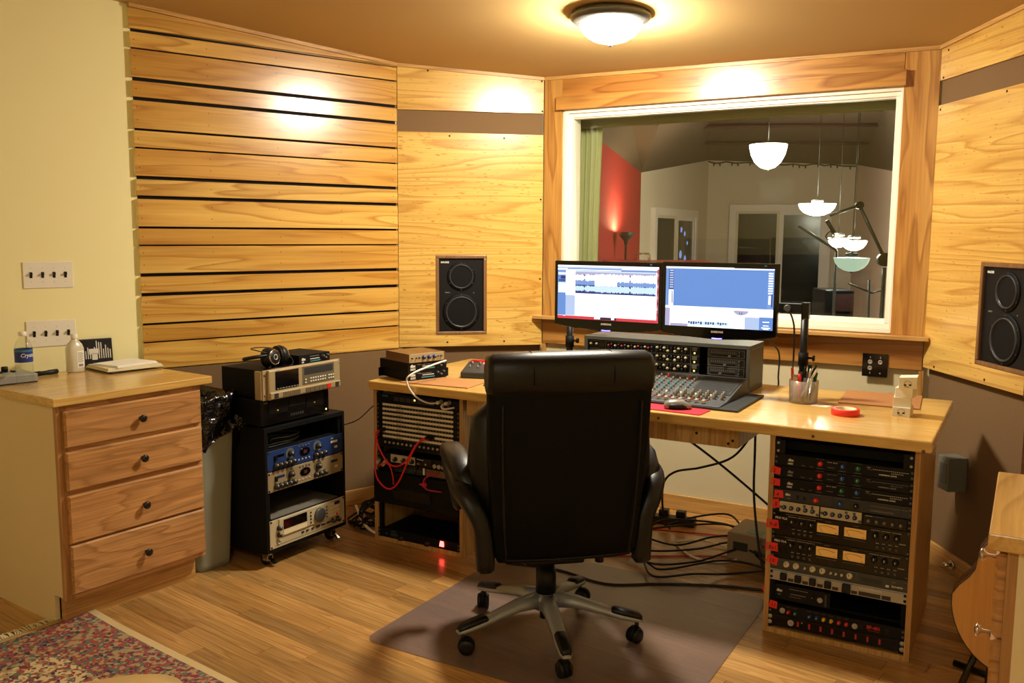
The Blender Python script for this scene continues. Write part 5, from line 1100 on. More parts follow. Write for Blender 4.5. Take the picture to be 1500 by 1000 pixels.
def left_screen(r):
    r(0,0,1,1,'scr_white'); r(0,0.03,0.65,0.06,'scr_pale',1); r(0.1,0.055,0.64,0.075,'scr_blue',1); r(0.64,0.065,1,0.10,'scr_blue',1); r(0,0.09,0.085,0.13,'scr_mid',1)
    r(0,0.13,0.083,0.94,'scr_blue',1); r(0.005,0.14,0.08,0.18,'scr_white',2); r(0.03,0.20,0.08,0.26,'scr_navy',2); r(0.01,0.27,0.08,0.30,'scr_navy',2)
    for k in range(6): r(0.005,0.33+0.032*k,0.082,0.355+0.032*k,'scr_white',2)
    r(0.083,0.12,0.18,0.55,'scr_white',1); r(0.083,0.56,0.18,0.94,'scr_pale',1)
    # two waveform lanes
    r(0.183,0.09,0.975,0.17,'scr_lilac',1); r(0.183,0.17,0.975,0.52,'scr_navy',1); r(0.183,0.10,0.97,0.12,'scr_cyan',2)
    r(0.183,0.29,0.975,0.36,'scr_mid',2); r(0.183,0.27,0.975,0.30,'scr_lilac',1)
    n = 110
    for k in range(n):
        f0 = 0.185+0.788*k/n; f1 = 0.185+0.788*(k+1)/n; amp = 0.045+0.02*min(1,k/40)+rw.uniform(-0.012,0.014)
        if k in (12,13,75,76): amp *= 0.45
        r(f0,0.225-amp,f1,0.225+amp,'scr_white',3); r(f0,0.43-amp*0.95,f1,0.43+amp*0.85,'scr_cyan',3)
    r(0.38,0.21,0.60,0.37,'scr_white',4); r(0.183,0.52,0.975,0.93,'scr_white',2)
    r(0,0.945,1,1,'scr_red',3); r(0.985,0.04,1,0.95,'scr_red',3)
    for k in range(8): z_ = 0.12+0.1*k; r(0.988,z_,0.998,z_+0.05,'scr_dark' if k%2 else 'scr_lilac',4)
    r(0.40,0.95,0.60,0.995,'scr_dark',4); r(0.38,0.945,0.44,0.985,'scr_white',5); r(0.55,0.95,0.58,0.985,'scr_white',5); r(0.06,0.94,0.08,0.955,'scr_white',4)
def right_screen(r):
    r(0,0,1,1,'scr_blue'); r(0,0.0,1,0.03,'scr_white',1); r(0.64,0.0,1,0.01,'scr_dark',2)
    r(0,0.03,0.02,0.66,'scr_mid',1); r(0.03,0.05,0.075,0.38,'scr_navy',1)
    for k in range(8): r(0.036,0.055+0.04*k,0.072,0.08+0.04*k,'scr_pale',2)
    r(0.03,0.39,0.075,0.66,'scr_white',2); r(0.06,0.41,0.068,0.62,'scr_navy',3)
    r(0.085,0.035,0.945,0.66,'scr_blue',1); r(0.085,0.66,1,0.69,'scr_white',2); r(0,0.66,1,1,'scr_white',1); r(0,0.70,0.045,1.0,'scr_lilac',2); r(0.75,0.80,0.88,1,'scr_pale',2); r(0.05,0.955,0.22,1,'scr_lilac',2)
    r(0.945,0.05,0.995,0.66,'scr_mid',2)
    for k in range(9): r(0.95,0.07+0.04*k,0.99,0.09+0.04*k,'scr_white',3)
    r(0.955,0.44,0.975,0.58,'scr_white',3); r(0.98,0.40,0.99,0.62,'scr_navy',3)
    for k in range(9):                                  # round dial at the lower right
        a0 = math.pi*k/9; a1 = math.pi*(k+1)/9; w_ = 0.065*math.sin((a0+a1)/2)
        r(0.715-0.068*math.cos((a0)),0.70,0.715-0.068*math.cos(a1),0.70+0.075*math.sin((a0+a1)/2),'scr_lilac',3)
    r(0.70,0.725,0.705,0.765,'scr_dark',4); r(0.72,0.725,0.725,0.765,'scr_dark',4)
    r(0.22,0.905,0.60,0.97,'scr_cyan',2)
    for k in range(16):
        f = 0.225+0.023*k
        if k in (6,11): continue
        r(f,0.91+rw.uniform(0,.01),f+0.015,0.95+rw.uniform(-.015,.01),'scr_navy',3)
    r(0.88,0.79,1,1,'scr_blue',3); r(0.88,0.74,1,0.79,'scr_white',3)
    for k,(z_,w_) in enumerate(((0.86,0.06),(0.92,0.05),(0.955,0.08),(0.975,0.05))): r(0.94-w_/2,z_,0.94+w_/2,z_+0.014,'scr_white',4)
monitor('left black monitor showing a waveform editor', -0.876, 0.45, 1.058, 0.540, 0.322, -1.0, left_screen)
monitor('right black monitor showing a blue empty session window', -0.348, 0.43, 1.056, 0.502, 0.330, 1.0, right_screen)
# poles that carry them
def pole(label, u, v, hgt, armdir, clamp):
    t = thing('monitor_pole', label, 'monitor stand', FK.at(u,v,ZT), FK.r, 'monitor poles')
    MB().lathe([(0.045,0),(0.045,0.008),(0.02,0.014)],(0,0,0),(0,0,1),20).build('foot','black_plastic',t)
    MB().cyl((0,0,0.01),(0,0,1),0.016,hgt-0.06,16).build('tube','black_plastic',t)
    MB().cyl((0,0,0.145),(0,0,1),0.021,0.055,16).build('collar','black_matte',t); MB().cyl((0.018,0,0.178),(1,0,0),0.005,0.02,8).build('screw','black_matte',t); MB().cyl((0.038,0,0.178),(1,0,0),0.012,0.008,10).build('wing_knob','black_matte',t)
    MB().box(-0.014,-0.016,hgt-0.07,0.018,0.016,hgt).build('head','black_gloss',t,bevel=0.003)
    MB().box(min(0,armdir)-0.001,-0.012,hgt-0.045,max(0,armdir),0.012,hgt-0.006).build('arm','black_plastic',t,bevel=0.002)
    MB().lathe([(0.015,0),(0.015,0.004),(0.012,0.006)],(armdir*0.55,-0.0125,hgt-0.026),(0,-1,0),20).build('pivot','gunmetal',t)
    MB().cyl((0,0,0.02),(0,0,1),0.0185,0.10,16).build('sleeve','black_matte',t)
    return t
pole('black monitor pole with a knob behind the pen cup', -0.012, 0.565, 0.412, -0.13, 0)
pole('black monitor pole mostly hidden behind the chair and left monitor', -1.135, 0.60, 0.34, 0.2, 0)
wire('monitor_cable','black cable hanging from the right monitor arm to behind the desk',[(-0.075,0.545,1.19),(-0.055,0.56,1.12),(-0.06,0.60,0.98),(-0.085,0.70,0.88),(-0.105,0.85,0.83),(-0.108,0.89,0.79),(-0.10,0.91,0.5),(-0.05,0.92,0.15)],0.004,'cable_black','black cables behind the desk')
wire('monitor_cable','black cable dropping behind the right end of the rack box',[(-0.23,0.62,1.06),(-0.19,0.70,1.03),(-0.17,0.80,0.97),(-0.185,0.87,0.85),(-0.19,0.90,0.78),(-0.20,0.92,0.4)],0.004,'cable_black','black cables behind the desk')
# pen cup with pens
cup = thing('pen_cup','clear plastic cup crowded with pens in front of the pole','pen cup',FK.at(0.012,0.485,ZT),FK.r)
MB().lathe([(0.001,0.0),(0.055,0.0),(0.057,0.006),(0.059,0.095),(0.057,0.095),(0.055,0.008),(0.001,0.004)],(0,0,0),(0,0,1),36,cap0=False,cap1=False).build('cup','cup_plastic',cup)
pens = [('red pen at the left of the pen cup','knob_red',-0.040,-0.01,-0.05,0.0,0.135,0.0050),('red felt pen in the middle of the pen cup','knob_red',-0.010,-0.03,-0.012,-0.034,0.115,0.0065),('black marker in the centre of the pen cup','black_plastic',0.012,0.0,0.02,0.012,0.150,0.0075),('thin pencil with an orange tip in the pen cup','tape_red',0.0,0.02,0.025,0.03,0.165,0.0038),
  ('black pen leaning right in the pen cup','black_gloss',-0.01,-0.02,0.044,0.012,0.150,0.0045),('silver pen standing in the pen cup','silver',0.01,-0.035,0.032,-0.03,0.140,0.0042),('black pen with a silver clip in the pen cup','black_plastic',-0.025,0.0,0.008,-0.02,0.145,0.0045),('white-tipped pen leaning furthest right in the pen cup','ink_white',-0.015,-0.03,0.052,-0.012,0.136,0.0046),('grey pen at the back of the pen cup','gunmetal',0.02,0.025,0.04,0.035,0.125,0.0045),('dark green pen at the right of the pen cup','knob_green',0.03,0.0,0.046,0.022,0.118,0.0046)]
for lb, mt, x0,y0,x1,y1,zt_,rr_ in pens:
    p = thing('pen', lb, 'pen', FK.at(0.012+x0,0.485+y0,ZT+0.0085), FK.r, 'pens in the cup')
    d_ = Vector((x1-x0,y1-y0,zt_)); MB().cyl((0,0,0),d_,rr_,d_.length*0.72,10).build('barrel',mt,p); MB().cyl(d_*0.72,d_,rr_*1.12,d_.length*0.28,10).build('cap', mt if mt != 'tape_red' else 'cardboard', p)
t = thing('paper_roll','printed silver tube standing in the pen cup','tube',FK.at(-0.018,0.485-0.005,ZT+0.0085),FK.r)
MB().cyl((0,0,0),(-0.03,0,1),0.013,0.10,16).build('tube','paper_cream',t); MB().cyl((-0.003,0,0.1),(-0.03,0,1),0.0135,0.008,16).build('cap','silver',t)
# odds and ends on the right of the desk
p = MB().prism([(-0.035,-0.02),(0.03,-0.028),(0.045,0.012),(-0.02,0.02)],0,0.0012).build('paper_scrap','paper',None,FK.at(0.088,0.45,ZT+0.0003),FK.r); tag(p,'torn white paper scrap beside the pen cup','paper')
t = thing('tape_roll','roll of red tape lying flat on the desk','tape',FK.at(0.211,0.305,ZT),FK.r)
MB().lathe([(0.041,0.0),(0.052,0.0),(0.053,0.001),(0.053,0.0245),(0.052,0.025),(0.041,0.025)],(0,0,0),(0,0,1),40,cap0=False,cap1=False).build('tape','tape_roll_red',t); MB().lathe([(0.0385,0.0),(0.041,0.0),(0.041,0.0252),(0.0385,0.0252),(0.0385,0.0)],(0,0,0),(0,0,1),40,cap0=False,cap1=False).build('core','paper_cream',t)
p = MB().prism([(-0.155,-0.165),(0.155,-0.165),(0.155,0.165),(-0.155,0.165)],0,0.005).build('cardboard_sheet','cardboard',None,FK.at(0.285,0.71,ZT+0.006),FK.r+R(4)); tag(p,'brown cardboard sheet under the stack of small white boxes','cardboard')
p.location = FK.at(0.285,0.715,ZT+0.0005); p['label'] = 'brown cardboard sheet at the back right of the desk'
def small_box(label, u, v, z, ang, printed, lid=False):
    t = thing('small_box', label, 'small box', FK.at(u,v,z), FK.r+R(ang), 'stack of small white boxes')
    a, b, h = 0.032, 0.040, 0.0365
    MB().box(-a,-b,0,a,b,h).build('carton','boxcard_white',t,bevel=0.001)
    if lid: MB().hexa([(-a,-b,h),(a,-b,h),(a,b,h),(-a,b,h),(-a,-b,h+0.004),(a,-b,h+0.010),(a,b,h+0.010),(-a,b,h+0.004)]).build('lid_flap','boxcard_white',t)
    if printed:
        mb = MB()
        for k in range(9):
            th = math.pi*k/8; mb.box(-0.012*math.cos(th)-0.0012,-b-0.0004,0.020+0.010*math.sin(th)-0.001,-0.012*math.cos(th)+0.0012,-b,0.020+0.010*math.sin(th)+0.001)
        mb.box(-0.014,-b-0.0004,0.011,-0.005,-b,0.017).box(0.004,-b-0.0004,0.012,0.013,-b,0.018).box(-0.012,-b-0.0004,0.006,0.006,-b,0.008); mb.build('print','ink',t)
small_box('printed white box at the bottom of the small stack',0.405,0.415,ZT,-2,True); small_box('plain white box second from bottom of the stack',0.402,0.425,ZT+0.0370,4,False); small_box('plain white box second from top of the stack',0.412,0.425,ZT+0.0740,-6,False); small_box('printed white box with a loose lid atop the stack',0.420,0.415,ZT+0.1110,2,True,True)
# left part of the desk
FX = Frame(0,0,0); o_ = FK.at(-1.683,0.026); FX = Frame(o_.x,o_.y,40.0)
p = MB().prism([(-0.10,-0.09),(0.26,-0.075),(0.25,0.12),(-0.12,0.12)],0,0.004).build('cardboard_sheet','cardboard',None,FX.at(-0.0,0.0,ZT+0.0003),FX.r); p.location = FK.at(-1.62,0.09,ZT+0.0003); p.rotation_euler = (0,0,FK.r+R(2)); tag(p,'brown cardboard sheet under the stacked black boxes at the desk left','cardboard')
for i, (lb, zz) in enumerate((('lower black half-width limiter with rack ears on the desk',ZT+0.0050),('upper black half-width limiter stacked on the desk',ZT+0.0472))):
    t = thing('half_rack_unit', lb, 'audio processor', FX.at(0.11,0.01,zz), FX.r, 'stacked half-width limiters')
    MB().box(-0.11,0.003,0,0.11,0.25,0.0415).build('chassis','black_matte',t,bevel=0.0015); MB().box(-0.11,0,0,0.11,0.003,0.0415).build('faceplate','black_face',t)
    text(t,'dbx',-0.098,0,0.020,0.018,'ink_white',bold=0.0010); text(t,'263X',-0.098,0,0.006,0.013,'ink_white',bold=0.0006); marks(t,-0.05,0.029,0.075,10,'ink_white',0.0012); strip(t,'slider','ink_white',-0.03,0.020,0.035,0.0235); strip(t,'stripe','label_teal',-0.035,0.008,0.04,0.014)
    for x,z_ in ((0.055,0.028),(0.075,0.018),(0.09,0.03)): knob(t,x,z_,0.005,'gunmetal')
    text(t,'LIMITER',-0.062,0,0.030,0.006,'ink_grey')
    if i == 0:
        MB().box(0.11,0.02,0.0,0.135,0.023,0.0415).build('rack_ear','black_face',t); MB().box(-0.135,0.22,0.0,-0.11,0.223,0.0415).build('rack_ear','black_face',t)
t = thing('headphone_amplifier','walnut-cased amplifier with a champagne front on the black boxes','amplifier',FX.at(0.105,0.005,ZT+0.0893),FX.r)
MB().box(-0.105,0.003,0,-0.098,0.20,0.042).build('walnut_side','walnut',t); MB().box(0.098,0.003,0,0.105,0.20,0.042).build('walnut_side','walnut',t); MB().box(-0.098,0.003,0.001,0.098,0.20,0.041).build('case','walnut',t); MB().box(-0.103,-0.001,0.0005,0.097,0.003,0.0415).build('faceplate','champagne',t,bevel=0.001)
for x in (-0.022,0.008,0.038): knob(t,x,0.022,0.0088,'blue_dark',y=-0.001,d=0.012)
for x in (-0.088,-0.064,-0.048,0.062,0.078): knob(t,x,0.022,0.0035,'knob_black',y=-0.001,d=0.008,ptr=None)
FM_ = FK
mc = thing('talkback_controller','small dark desktop controller with a red light left of the chair','controller',FK.at(-1.445,0.375,ZT),FK.r+R(16))
mb = MB(); mb.rings([[(x,-0.085,0.001),(x,-0.085,0.030),(x,0.05,0.062),(x,0.085,0.064),(x,0.085,0.001)] for x in (-0.135,0.135)],0,smooth=False); mb.build('body','dark_grey',mc,bevel=0.006)
sl = (0.062-0.030)/0.135
for i in range(6):
    for j in range(2):
        y = -0.02+0.045*j; put('knob', km, mc, (-0.105+0.04*i,y,0.030+sl*(y+0.085)-0.001))
for x in (-0.11,-0.045): MB().box(x-0.006,0.030,0.030+sl*0.115,x+0.006,0.040,0.030+sl*0.125+0.004).build('lamp','led_dim_red' if x < -0.1 else 'led_red',mc)
MB().box(-0.12,0.056,0.0635,-0.05,0.066,0.072).build('pen_rest','tape_red',mc)
t = thing('flat_box','thin dark box lying at the back of the desk left of the chair','box',FK.at(-1.30,0.62,ZT),FK.r+R(10)); MB().box(-0.09,-0.10,0,0.09,0.10,0.05).build('case','black_matte',t,bevel=0.003); MB().box(-0.095,-0.105,0.0502,0.095,0.105,0.056).build('wooden_lid','walnut',t)
t = thing('keyboard','grey keyboard edge sticking out behind the chair','keyboard',FK.at(-1.12,0.19,ZT),FK.r); MB().hexa([(-0.22,-0.07,0.001),(0.2,-0.07,0.001),(0.2,0.07,0.001),(-0.22,0.07,0.001),(-0.215,-0.065,0.014),(0.195,-0.065,0.014),(0.195,0.065,0.024),(-0.215,0.065,0.024)]).build('base','box_grey',t,bevel=0.003)
kk = MB().box(-0.007,-0.007,0,0.007,0.007,0.006).mesh('key','knob_grey')
for i in range(20):
    for j in range(6): put('key', kk, t, (-0.2+0.02*i,-0.05+0.02*j,0.0145+0.0095*(j/6)))
wire('patch_cable','white cable looping from the interface up to the black boxes',[(LC+0.14,VL-0.006,0.728),(LC+0.11,VL-0.06,0.728),(LC+0.06,VL-0.10,0.765),(LC+0.03,VL-0.12,0.83),(-1.62,VL-0.10,0.865),(-1.585,0.08,0.895),(-1.575,0.17,0.905)],0.0042,'cable_white',None,plugs=[(0,(0,-1,0.0),'knob_cream')])
wire('patch_cable','short white plug lead at the interface front',[(LC+0.185,VL-0.006,0.728),(LC+0.175,VL-0.05,0.722),(LC+0.19,VL-0.055,0.708),(LC+0.225,VL-0.02,0.712)],0.0042,'cable_white',None,plugs=[(0,(0,-1,0.0),'knob_cream')])
# ------------------------------------------------------------------ rolling black rack and what is in and on it
rk = thing('equipment_rack','low black rolling equipment rack beside the grey bin','equipment rack',FR.at(0.256,0.20,0),FR.r)
def kp(name, mat, x0,y0,z0,x1,y1,z1,bevel=0.0): return MB().box(x0-0.256,y0-0.20,z0,x1-0.256,y1-0.20,z1).build(name,mat,rk,bevel=bevel)
kp('side_panel','black_matte',0,0,0.07,0.015,0.40,0.642,0.002); kp('side_panel','black_matte',0.497,0,0.07,0.512,0.40,0.642,0.002)
kp('top_panel','black_matte',0.015,0.0,0.622,0.497,0.40,0.642,0.001); kp('bottom_panel','black_matte',0.015,0.0,0.07,0.497,0.40,0.086); kp('back_panel','black_matte',0.13,0.388,0.086,0.497,0.40,0.622); kp('back_panel','black_matte',0.015,0.388,0.086,0.13,0.40,0.50)
for x in (0.0155,0.4785): kp('rack_rail','black_plastic',x,0.012,0.087,x+0.018,0.03,0.62)
for x, y in ((0.05,0.05),(0.462,0.05),(0.05,0.35),(0.462,0.35)):
    c = put('caster', MB().cyl((0,0,0.048),(0,0,1),0.02,0.022,14).mesh('caster','chrome'), rk, (x-0.256,y-0.20,0))
    MB().box(-0.016,-0.012,0.022,-0.013,0.022,0.05).box(0.013,-0.012,0.022,0.016,0.022,0.05).build('fork','chrome',c); MB().cyl((-0.011,0.012,0.0265),(1,0,0),0.0265,0.022,18).build('wheel','black_plastic',c)
    MB().hexa([(-0.012,-0.045,0.012),(0.012,-0.045,0.012),(0.012,-0.005,0.030),(-0.012,-0.005,0.030),(-0.012,-0.046,0.015),(0.012,-0.046,0.015),(0.012,-0.005,0.034),(-0.012,-0.005,0.034)]).build('brake_lever','chrome',c)
GB = 'units in the black rolling rack'
def chan(label, z0, face, dial, accent):
    t, h = rack_unit(label, FR, 0.256, 0.002, z0, 2.1, face, group=GB, depth=0.3, bolts='ink')
    MB().box(-0.2,-0.008,h*0.5,-0.188,0,h*0.74).build('rocker_switch','black_plastic',t); MB().box(-0.183,-0.001,h*0.62,-0.14,0,h*0.74).build('label_plate',accent,t)
    for x in (-0.194,-0.168,-0.141,-0.114,-0.088): knob(t,x,h*0.24,0.0125,'knob_black',d=0.018)
    for x in (0.055,0.085,0.113): knob(t,x,h*0.24,0.0115,'knob_black',d=0.018)
    for x in (-0.105,0.07):
        MB().lathe([(0.026,0),(0.026,0.001)],(x,0,h*0.66),(0,-1,0),28).build('dial_ring', dial, t); knob(t,x,h*0.66,0.012,'knob_black',y=-0.001,d=0.02)
    mb = MB(); mb.loft([(0.0,0,h*0.56,0.034,0.020,2.2),(0.003,0,h*0.56,0.032,0.018,2.2)],28,axis='x')
    mb.v = [( -0.012+v[1], -v[0], v[2]) for v in mb.v]; mt = mb.build('meter_bezel','black_gloss',t); MB().box(-0.022,-0.0042,h*0.48,-0.002,-0.003,h*0.64).build('meter_face','carpet_dark',mt)
    for k in range(4): put('button', BOLT['silver'], t, (-0.05+0.022*k,0,h*0.20)); put('button', BOLT['gunmetal'], t, (-0.045+0.02*k,0,h*0.86))
    MB().box(0.16,-0.001,h*0.6,0.205,0,h*0.72).build('label_plate','ink_white' if face == 'blue_face' else 'blue_dark',t); MB().box(0.185,-0.001,h*0.30,0.205,0,h*0.42).build('label_plate','ink_white',t); text(t,'ART',0.16,0,h*0.80,0.010,'ink_white')
    return t
chan('dark blue two-dial tube channel in the black rolling rack',0.443,'blue_face','cable_grey','black_gloss'); chan('brushed silver tube channel below the blue one',0.347,'champagne','champagne_dark','blue_dark')
t, h = rack_unit('cream tape recorder with a large jog dial at the rack bottom', FR, 0.256, -0.004, 0.088, 3, 'cream_panel', group=GB, depth=0.30, bolts='ink', name='tape_recorder', cat='recorder')
MB().box(-0.19,-0.006,0.0485,0.205,0,h-0.002).build('upper_fascia','cream_panel',t,bevel=0.003); MB().box(-0.165,-0.008,0.078,-0.02,-0.006,0.122).build('display','black_gloss',t); MB().box(-0.165,-0.008,0.052,-0.02,-0.006,0.074).build('tray_door','paper_cream',t)
MB().lathe([(0.034,0),(0.034,0.010),(0.030,0.013),(0.001,0.012)],(0.062,-0.006,0.086),(0,-1,0),32).build('jog_dial','gunmetal',t)
for k in range(4): MB().box(0.002,-0.009,0.06+0.016*k,0.010,-0.006,0.067+0.016*k).build('button','dark_grey',t); MB().box(0.108,-0.009,0.06+0.016*k,0.115,-0.006,0.067+0.016*k).build('button','dark_grey',t)
for i in range(2):
    for k in range(4): MB().box(0.130+0.036*i,-0.009,0.055+0.018*k,0.162+0.036*i,-0.006,0.069+0.018*k).build('key','blue_dark' if (i == 1 and k == 3) else 'knob_cream',t)
MB().lathe([(0.006,0),(0.006,0.002)],(0.178,-0.0092,0.061),(0,-1,0),12).build('record_key','knob_red',t)
for x,r_ in ((-0.19,0.011),(0.155,0.010),(0.190,0.012)): knob(t,x,0.032 if x > 0 else 0.09,r_,'knob_black',d=0.018)
knob(t,-0.19,0.058,0.010,'knob_black',d=0.016)
for k,x in enumerate((-0.05,-0.02,0.015,0.045,0.08,0.115)): MB().box(x,-0.004,0.026,x+(0.024 if k > 2 else 0.014),0,0.034).build('button','dark_grey',t)
put('jack', jk, t, (-0.19,0.005,0.024)); strip(t,'groove','champagne_dark',-0.215,0.012,0.215,0.0135); MB().box(-0.215,0.02,h-0.002,0.215,0.30,h+0.002).build('lid','knob_grey',t)
for k in range(4):
    wire('coiled_cable',['upper','second','third','lowest'][k]+' of the grey cables coiled on the blue channel in the rack',[(0.06+0.01*k,0.06,0.5385+0.009*k),(0.12,0.05+0.01*k,0.541+0.009*k),(0.22,0.06,0.5395+0.009*k),(0.30,0.10,0.541+0.009*k),(0.24,0.19,0.5385+0.009*k),(0.12,0.20-0.01*k,0.5395+0.009*k),(0.07,0.14,0.541+0.009*k)],0.0038,'cable_grey' if k%2 else 'cable_black','coiled cables inside the black rack',fr=FR)
# on top: cassette deck, recorder, small processor, headphones
t = thing('cassette_deck','black double cassette deck on top of the rolling rack','cassette deck',FR.at(0.215,0.02,0.642),FR.r)
MB().box(-0.215,0.003,0.012,0.208,0.27,0.125).build('case','black_matte',t,bevel=0.002); MB().box(-0.215,-0.004,0.010,0.208,0.003,0.126).build('front','black_gloss',t,bevel=0.002)
for x in (-0.17,0.06): MB().box(x,-0.007,0.055,x+0.11,-0.004,0.115).build('cassette_door','black_plastic',t,bevel=0.001)
for x in (-0.19,0.15):
    for y in (0.03,0.23): MB().cyl((x,y,0),(0,0,1),0.014,0.012,12).build('foot','black_plastic',t)
for k in range(6): MB().box(-0.04+0.014*k,-0.006,0.03,-0.03+0.014*k,-0.004,0.042).build('button','dark_grey',t)
MB().box(-0.05,-0.0055,0.075,0.05,-0.004,0.112).build('display','dark_gap',t); MB().box(0.185,-0.006,0.022,0.192,-0.004,0.030).build('power_light','led_yellow',t); text(t,'SONY',-0.2,-0.0042,0.108,0.009,'ink_grey')
for x in (-0.12,0.11): MB().box(x-0.004,-0.0075,0.068,x+0.004,-0.007,0.073).build('gold_mark','knob_yellow',t)
t = thing('multitrack_recorder','champagne multitrack recorder with black screen and red button','recorder',FR.at(0.243,-0.002,0.7685),FR.r); h = 0.134
MB().box(-0.215,0.008,0.003,0.215,0.30,h-0.006).build('case','black_matte',t,bevel=0.002); MB().box(-0.243,0.002,0,0.243,0.008,h).build('rack_plate','champagne',t,bevel=0.001); MB().box(-0.222,-0.014,0.0,0.222,0.002,h).build('bezel','champagne',t,bevel=0.006)
MB().box(-0.250,0.008,0.004,-0.240,0.045,h-0.004).build('side_bracket','champagne',t)
MB().box(-0.185,-0.0155,0.042,-0.045,-0.0135,h-0.010).build('screen','black_gloss',t)
for k in range(8): MB().box(-0.178+0.017*k,-0.0165,0.046,-0.167+0.017*k,-0.0155,0.0495).build('soft_key','ink_grey',t)
MB().box(-0.02,-0.0155,0.042,0.185,-0.0135,h-0.008).build('tape_panel','champagne_dark',t); MB().box(-0.010,-0.0165,0.088,0.175,-0.0155,h-0.014).build('tape_slot','dark_grey',t)
kk2 = MB().box(-0.0042,-0.003,-0.003,0.0042,0,0.003).mesh('key','ink_white'); 
for i in range(7):
    for j in range(2): put('key', kk2, t, (0.03+0.0155*i,-0.0156,0.055+0.014*j))
for i in range(3):
    for j in range(2): put('key', kk2, t, (0.148+0.0145*i,-0.0156,0.055+0.014*j))
for j in range(2): put('key', kk2, t, (-0.003,-0.0156,0.053+0.014*j))
MB().box(-0.222,-0.024,0.004,0.222,-0.014,0.036).build('transport_ledge','champagne',t,bevel=0.005)
for k in range(8): MB().box(-0.150+0.0135*k,-0.0255,0.010,-0.140+0.0135*k,-0.024,0.029).build('track_key','champagne_dark',t)
for k in range(6): MB().box(-0.012+0.028*k,-0.0265,0.009,0.012+0.028*k,-0.024,0.029).build('transport_key','knob_red' if k == 5 else 'champagne_dark',t)
for x in (-0.19,0.195): MB().box(x-0.011,-0.0265,0.009,x+0.011,-0.024,0.030).build('rocker_switch','dark_grey',t)
for sx in (-1,1):
    for z_ in (0.022,h-0.022): put('bolt', BOLT['gunmetal'], t, (sx*0.233,0.002,z_))
text(t,'ALESIS',-0.18,-0.0142,h-0.009,0.007,'ink_blue')
for x in (-0.19,0.19):
    for y in (0.05,0.26): MB().box(x-0.01,y-0.01,-0.0005,x+0.01,y+0.01,0.003).build('foot','black_plastic',t)
t = thing('half_rack_unit','small black limiter lying on the champagne recorder','audio processor',FR.at(0.345,0.025,0.8975),FR.r)
MB().box(-0.10,0.003,0,0.10,0.20,0.043).build('chassis','black_matte',t,bevel=0.0015); MB().box(-0.10,0,0,0.10,0.003,0.043).build('faceplate','black_face',t); text(t,'dbx',-0.085,0,0.018,0.016,'ink_white',bold=0.0008); text(t,'263',-0.085,0,0.006,0.010,'ink_white',bold=0.0005)
strip(t,'slider','ink_white',-0.03,0.019,0.03,0.022); strip(t,'stripe','label_teal',-0.03,0.007,0.035,0.013); marks(t,-0.03,0.032,0.06,8,'ink_white',0.0012)
for x,z_ in ((0.052,0.028),(0.068,0.018),(0.08,0.03)): knob(t,x,z_,0.005,'gunmetal')
hp = thing('headphones','black headphones with a silver ring lying on the recorder','headphones',FR.at(0.115,0.06,0.8975),FR.r)
def earcup(c, ax, nm):
    d_ = Vector(ax).normalized(); e = MB().lathe([(0.030,-0.030),(0.045,-0.026),(0.047,-0.008),(0.042,0.0),(0.040,0.006),(0.034,0.014),(0.018,0.018),(0.001,0.019)],c,d_,28).build(nm,'black_plastic',hp)
    MB().lathe([(0.033,0.0135),(0.0355,0.0115),(0.034,0.0155),(0.0305,0.0165),(0.033,0.0135)],c,d_,32,cap0=False,cap1=False).build('silver_ring','chrome',e); MB().lathe([(0.012,0.0185),(0.014,0.0205),(0.010,0.0205),(0.009,0.0190)],c,d_,24,cap0=False,cap1=False).build('emblem','silver',e)
    MB().lathe([(0.040,-0.034),(0.046,-0.030),(0.046,-0.024),(0.036,-0.022)],c,d_,28).build('ear_pad','leather',e); return e
earcup((0.0,0.0,0.0475),(0.10,-1,0.15),'ear_cup'); earcup((0.088,0.03,0.0475),(1,-0.15,0.05),'ear_cup')
MB().tube([(-0.03,0.0,0.06),(-0.085,0.02,0.055),(-0.10,0.07,0.045),(-0.05,0.11,0.04),(0.04,0.115,0.04),(0.10,0.09,0.045),(0.105,0.05,0.055)],0.008,8).build('headband','black_plastic',hp)
MB().tube([(-0.03,0.0,0.07),(-0.075,0.02,0.085),(-0.07,0.06,0.09),(0.0,0.075,0.088),(0.06,0.06,0.08)],0.0025,6).build('wire_bow','cable_black',hp); MB().tube([(-0.02,-0.01,0.01),(-0.05,-0.03,0.005),(-0.02,-0.05,0.004),(0.06,-0.045,0.004),(0.115,-0.01,0.02),(0.11,0.03,0.06)],0.003,6).build('cord','cable_black',hp)
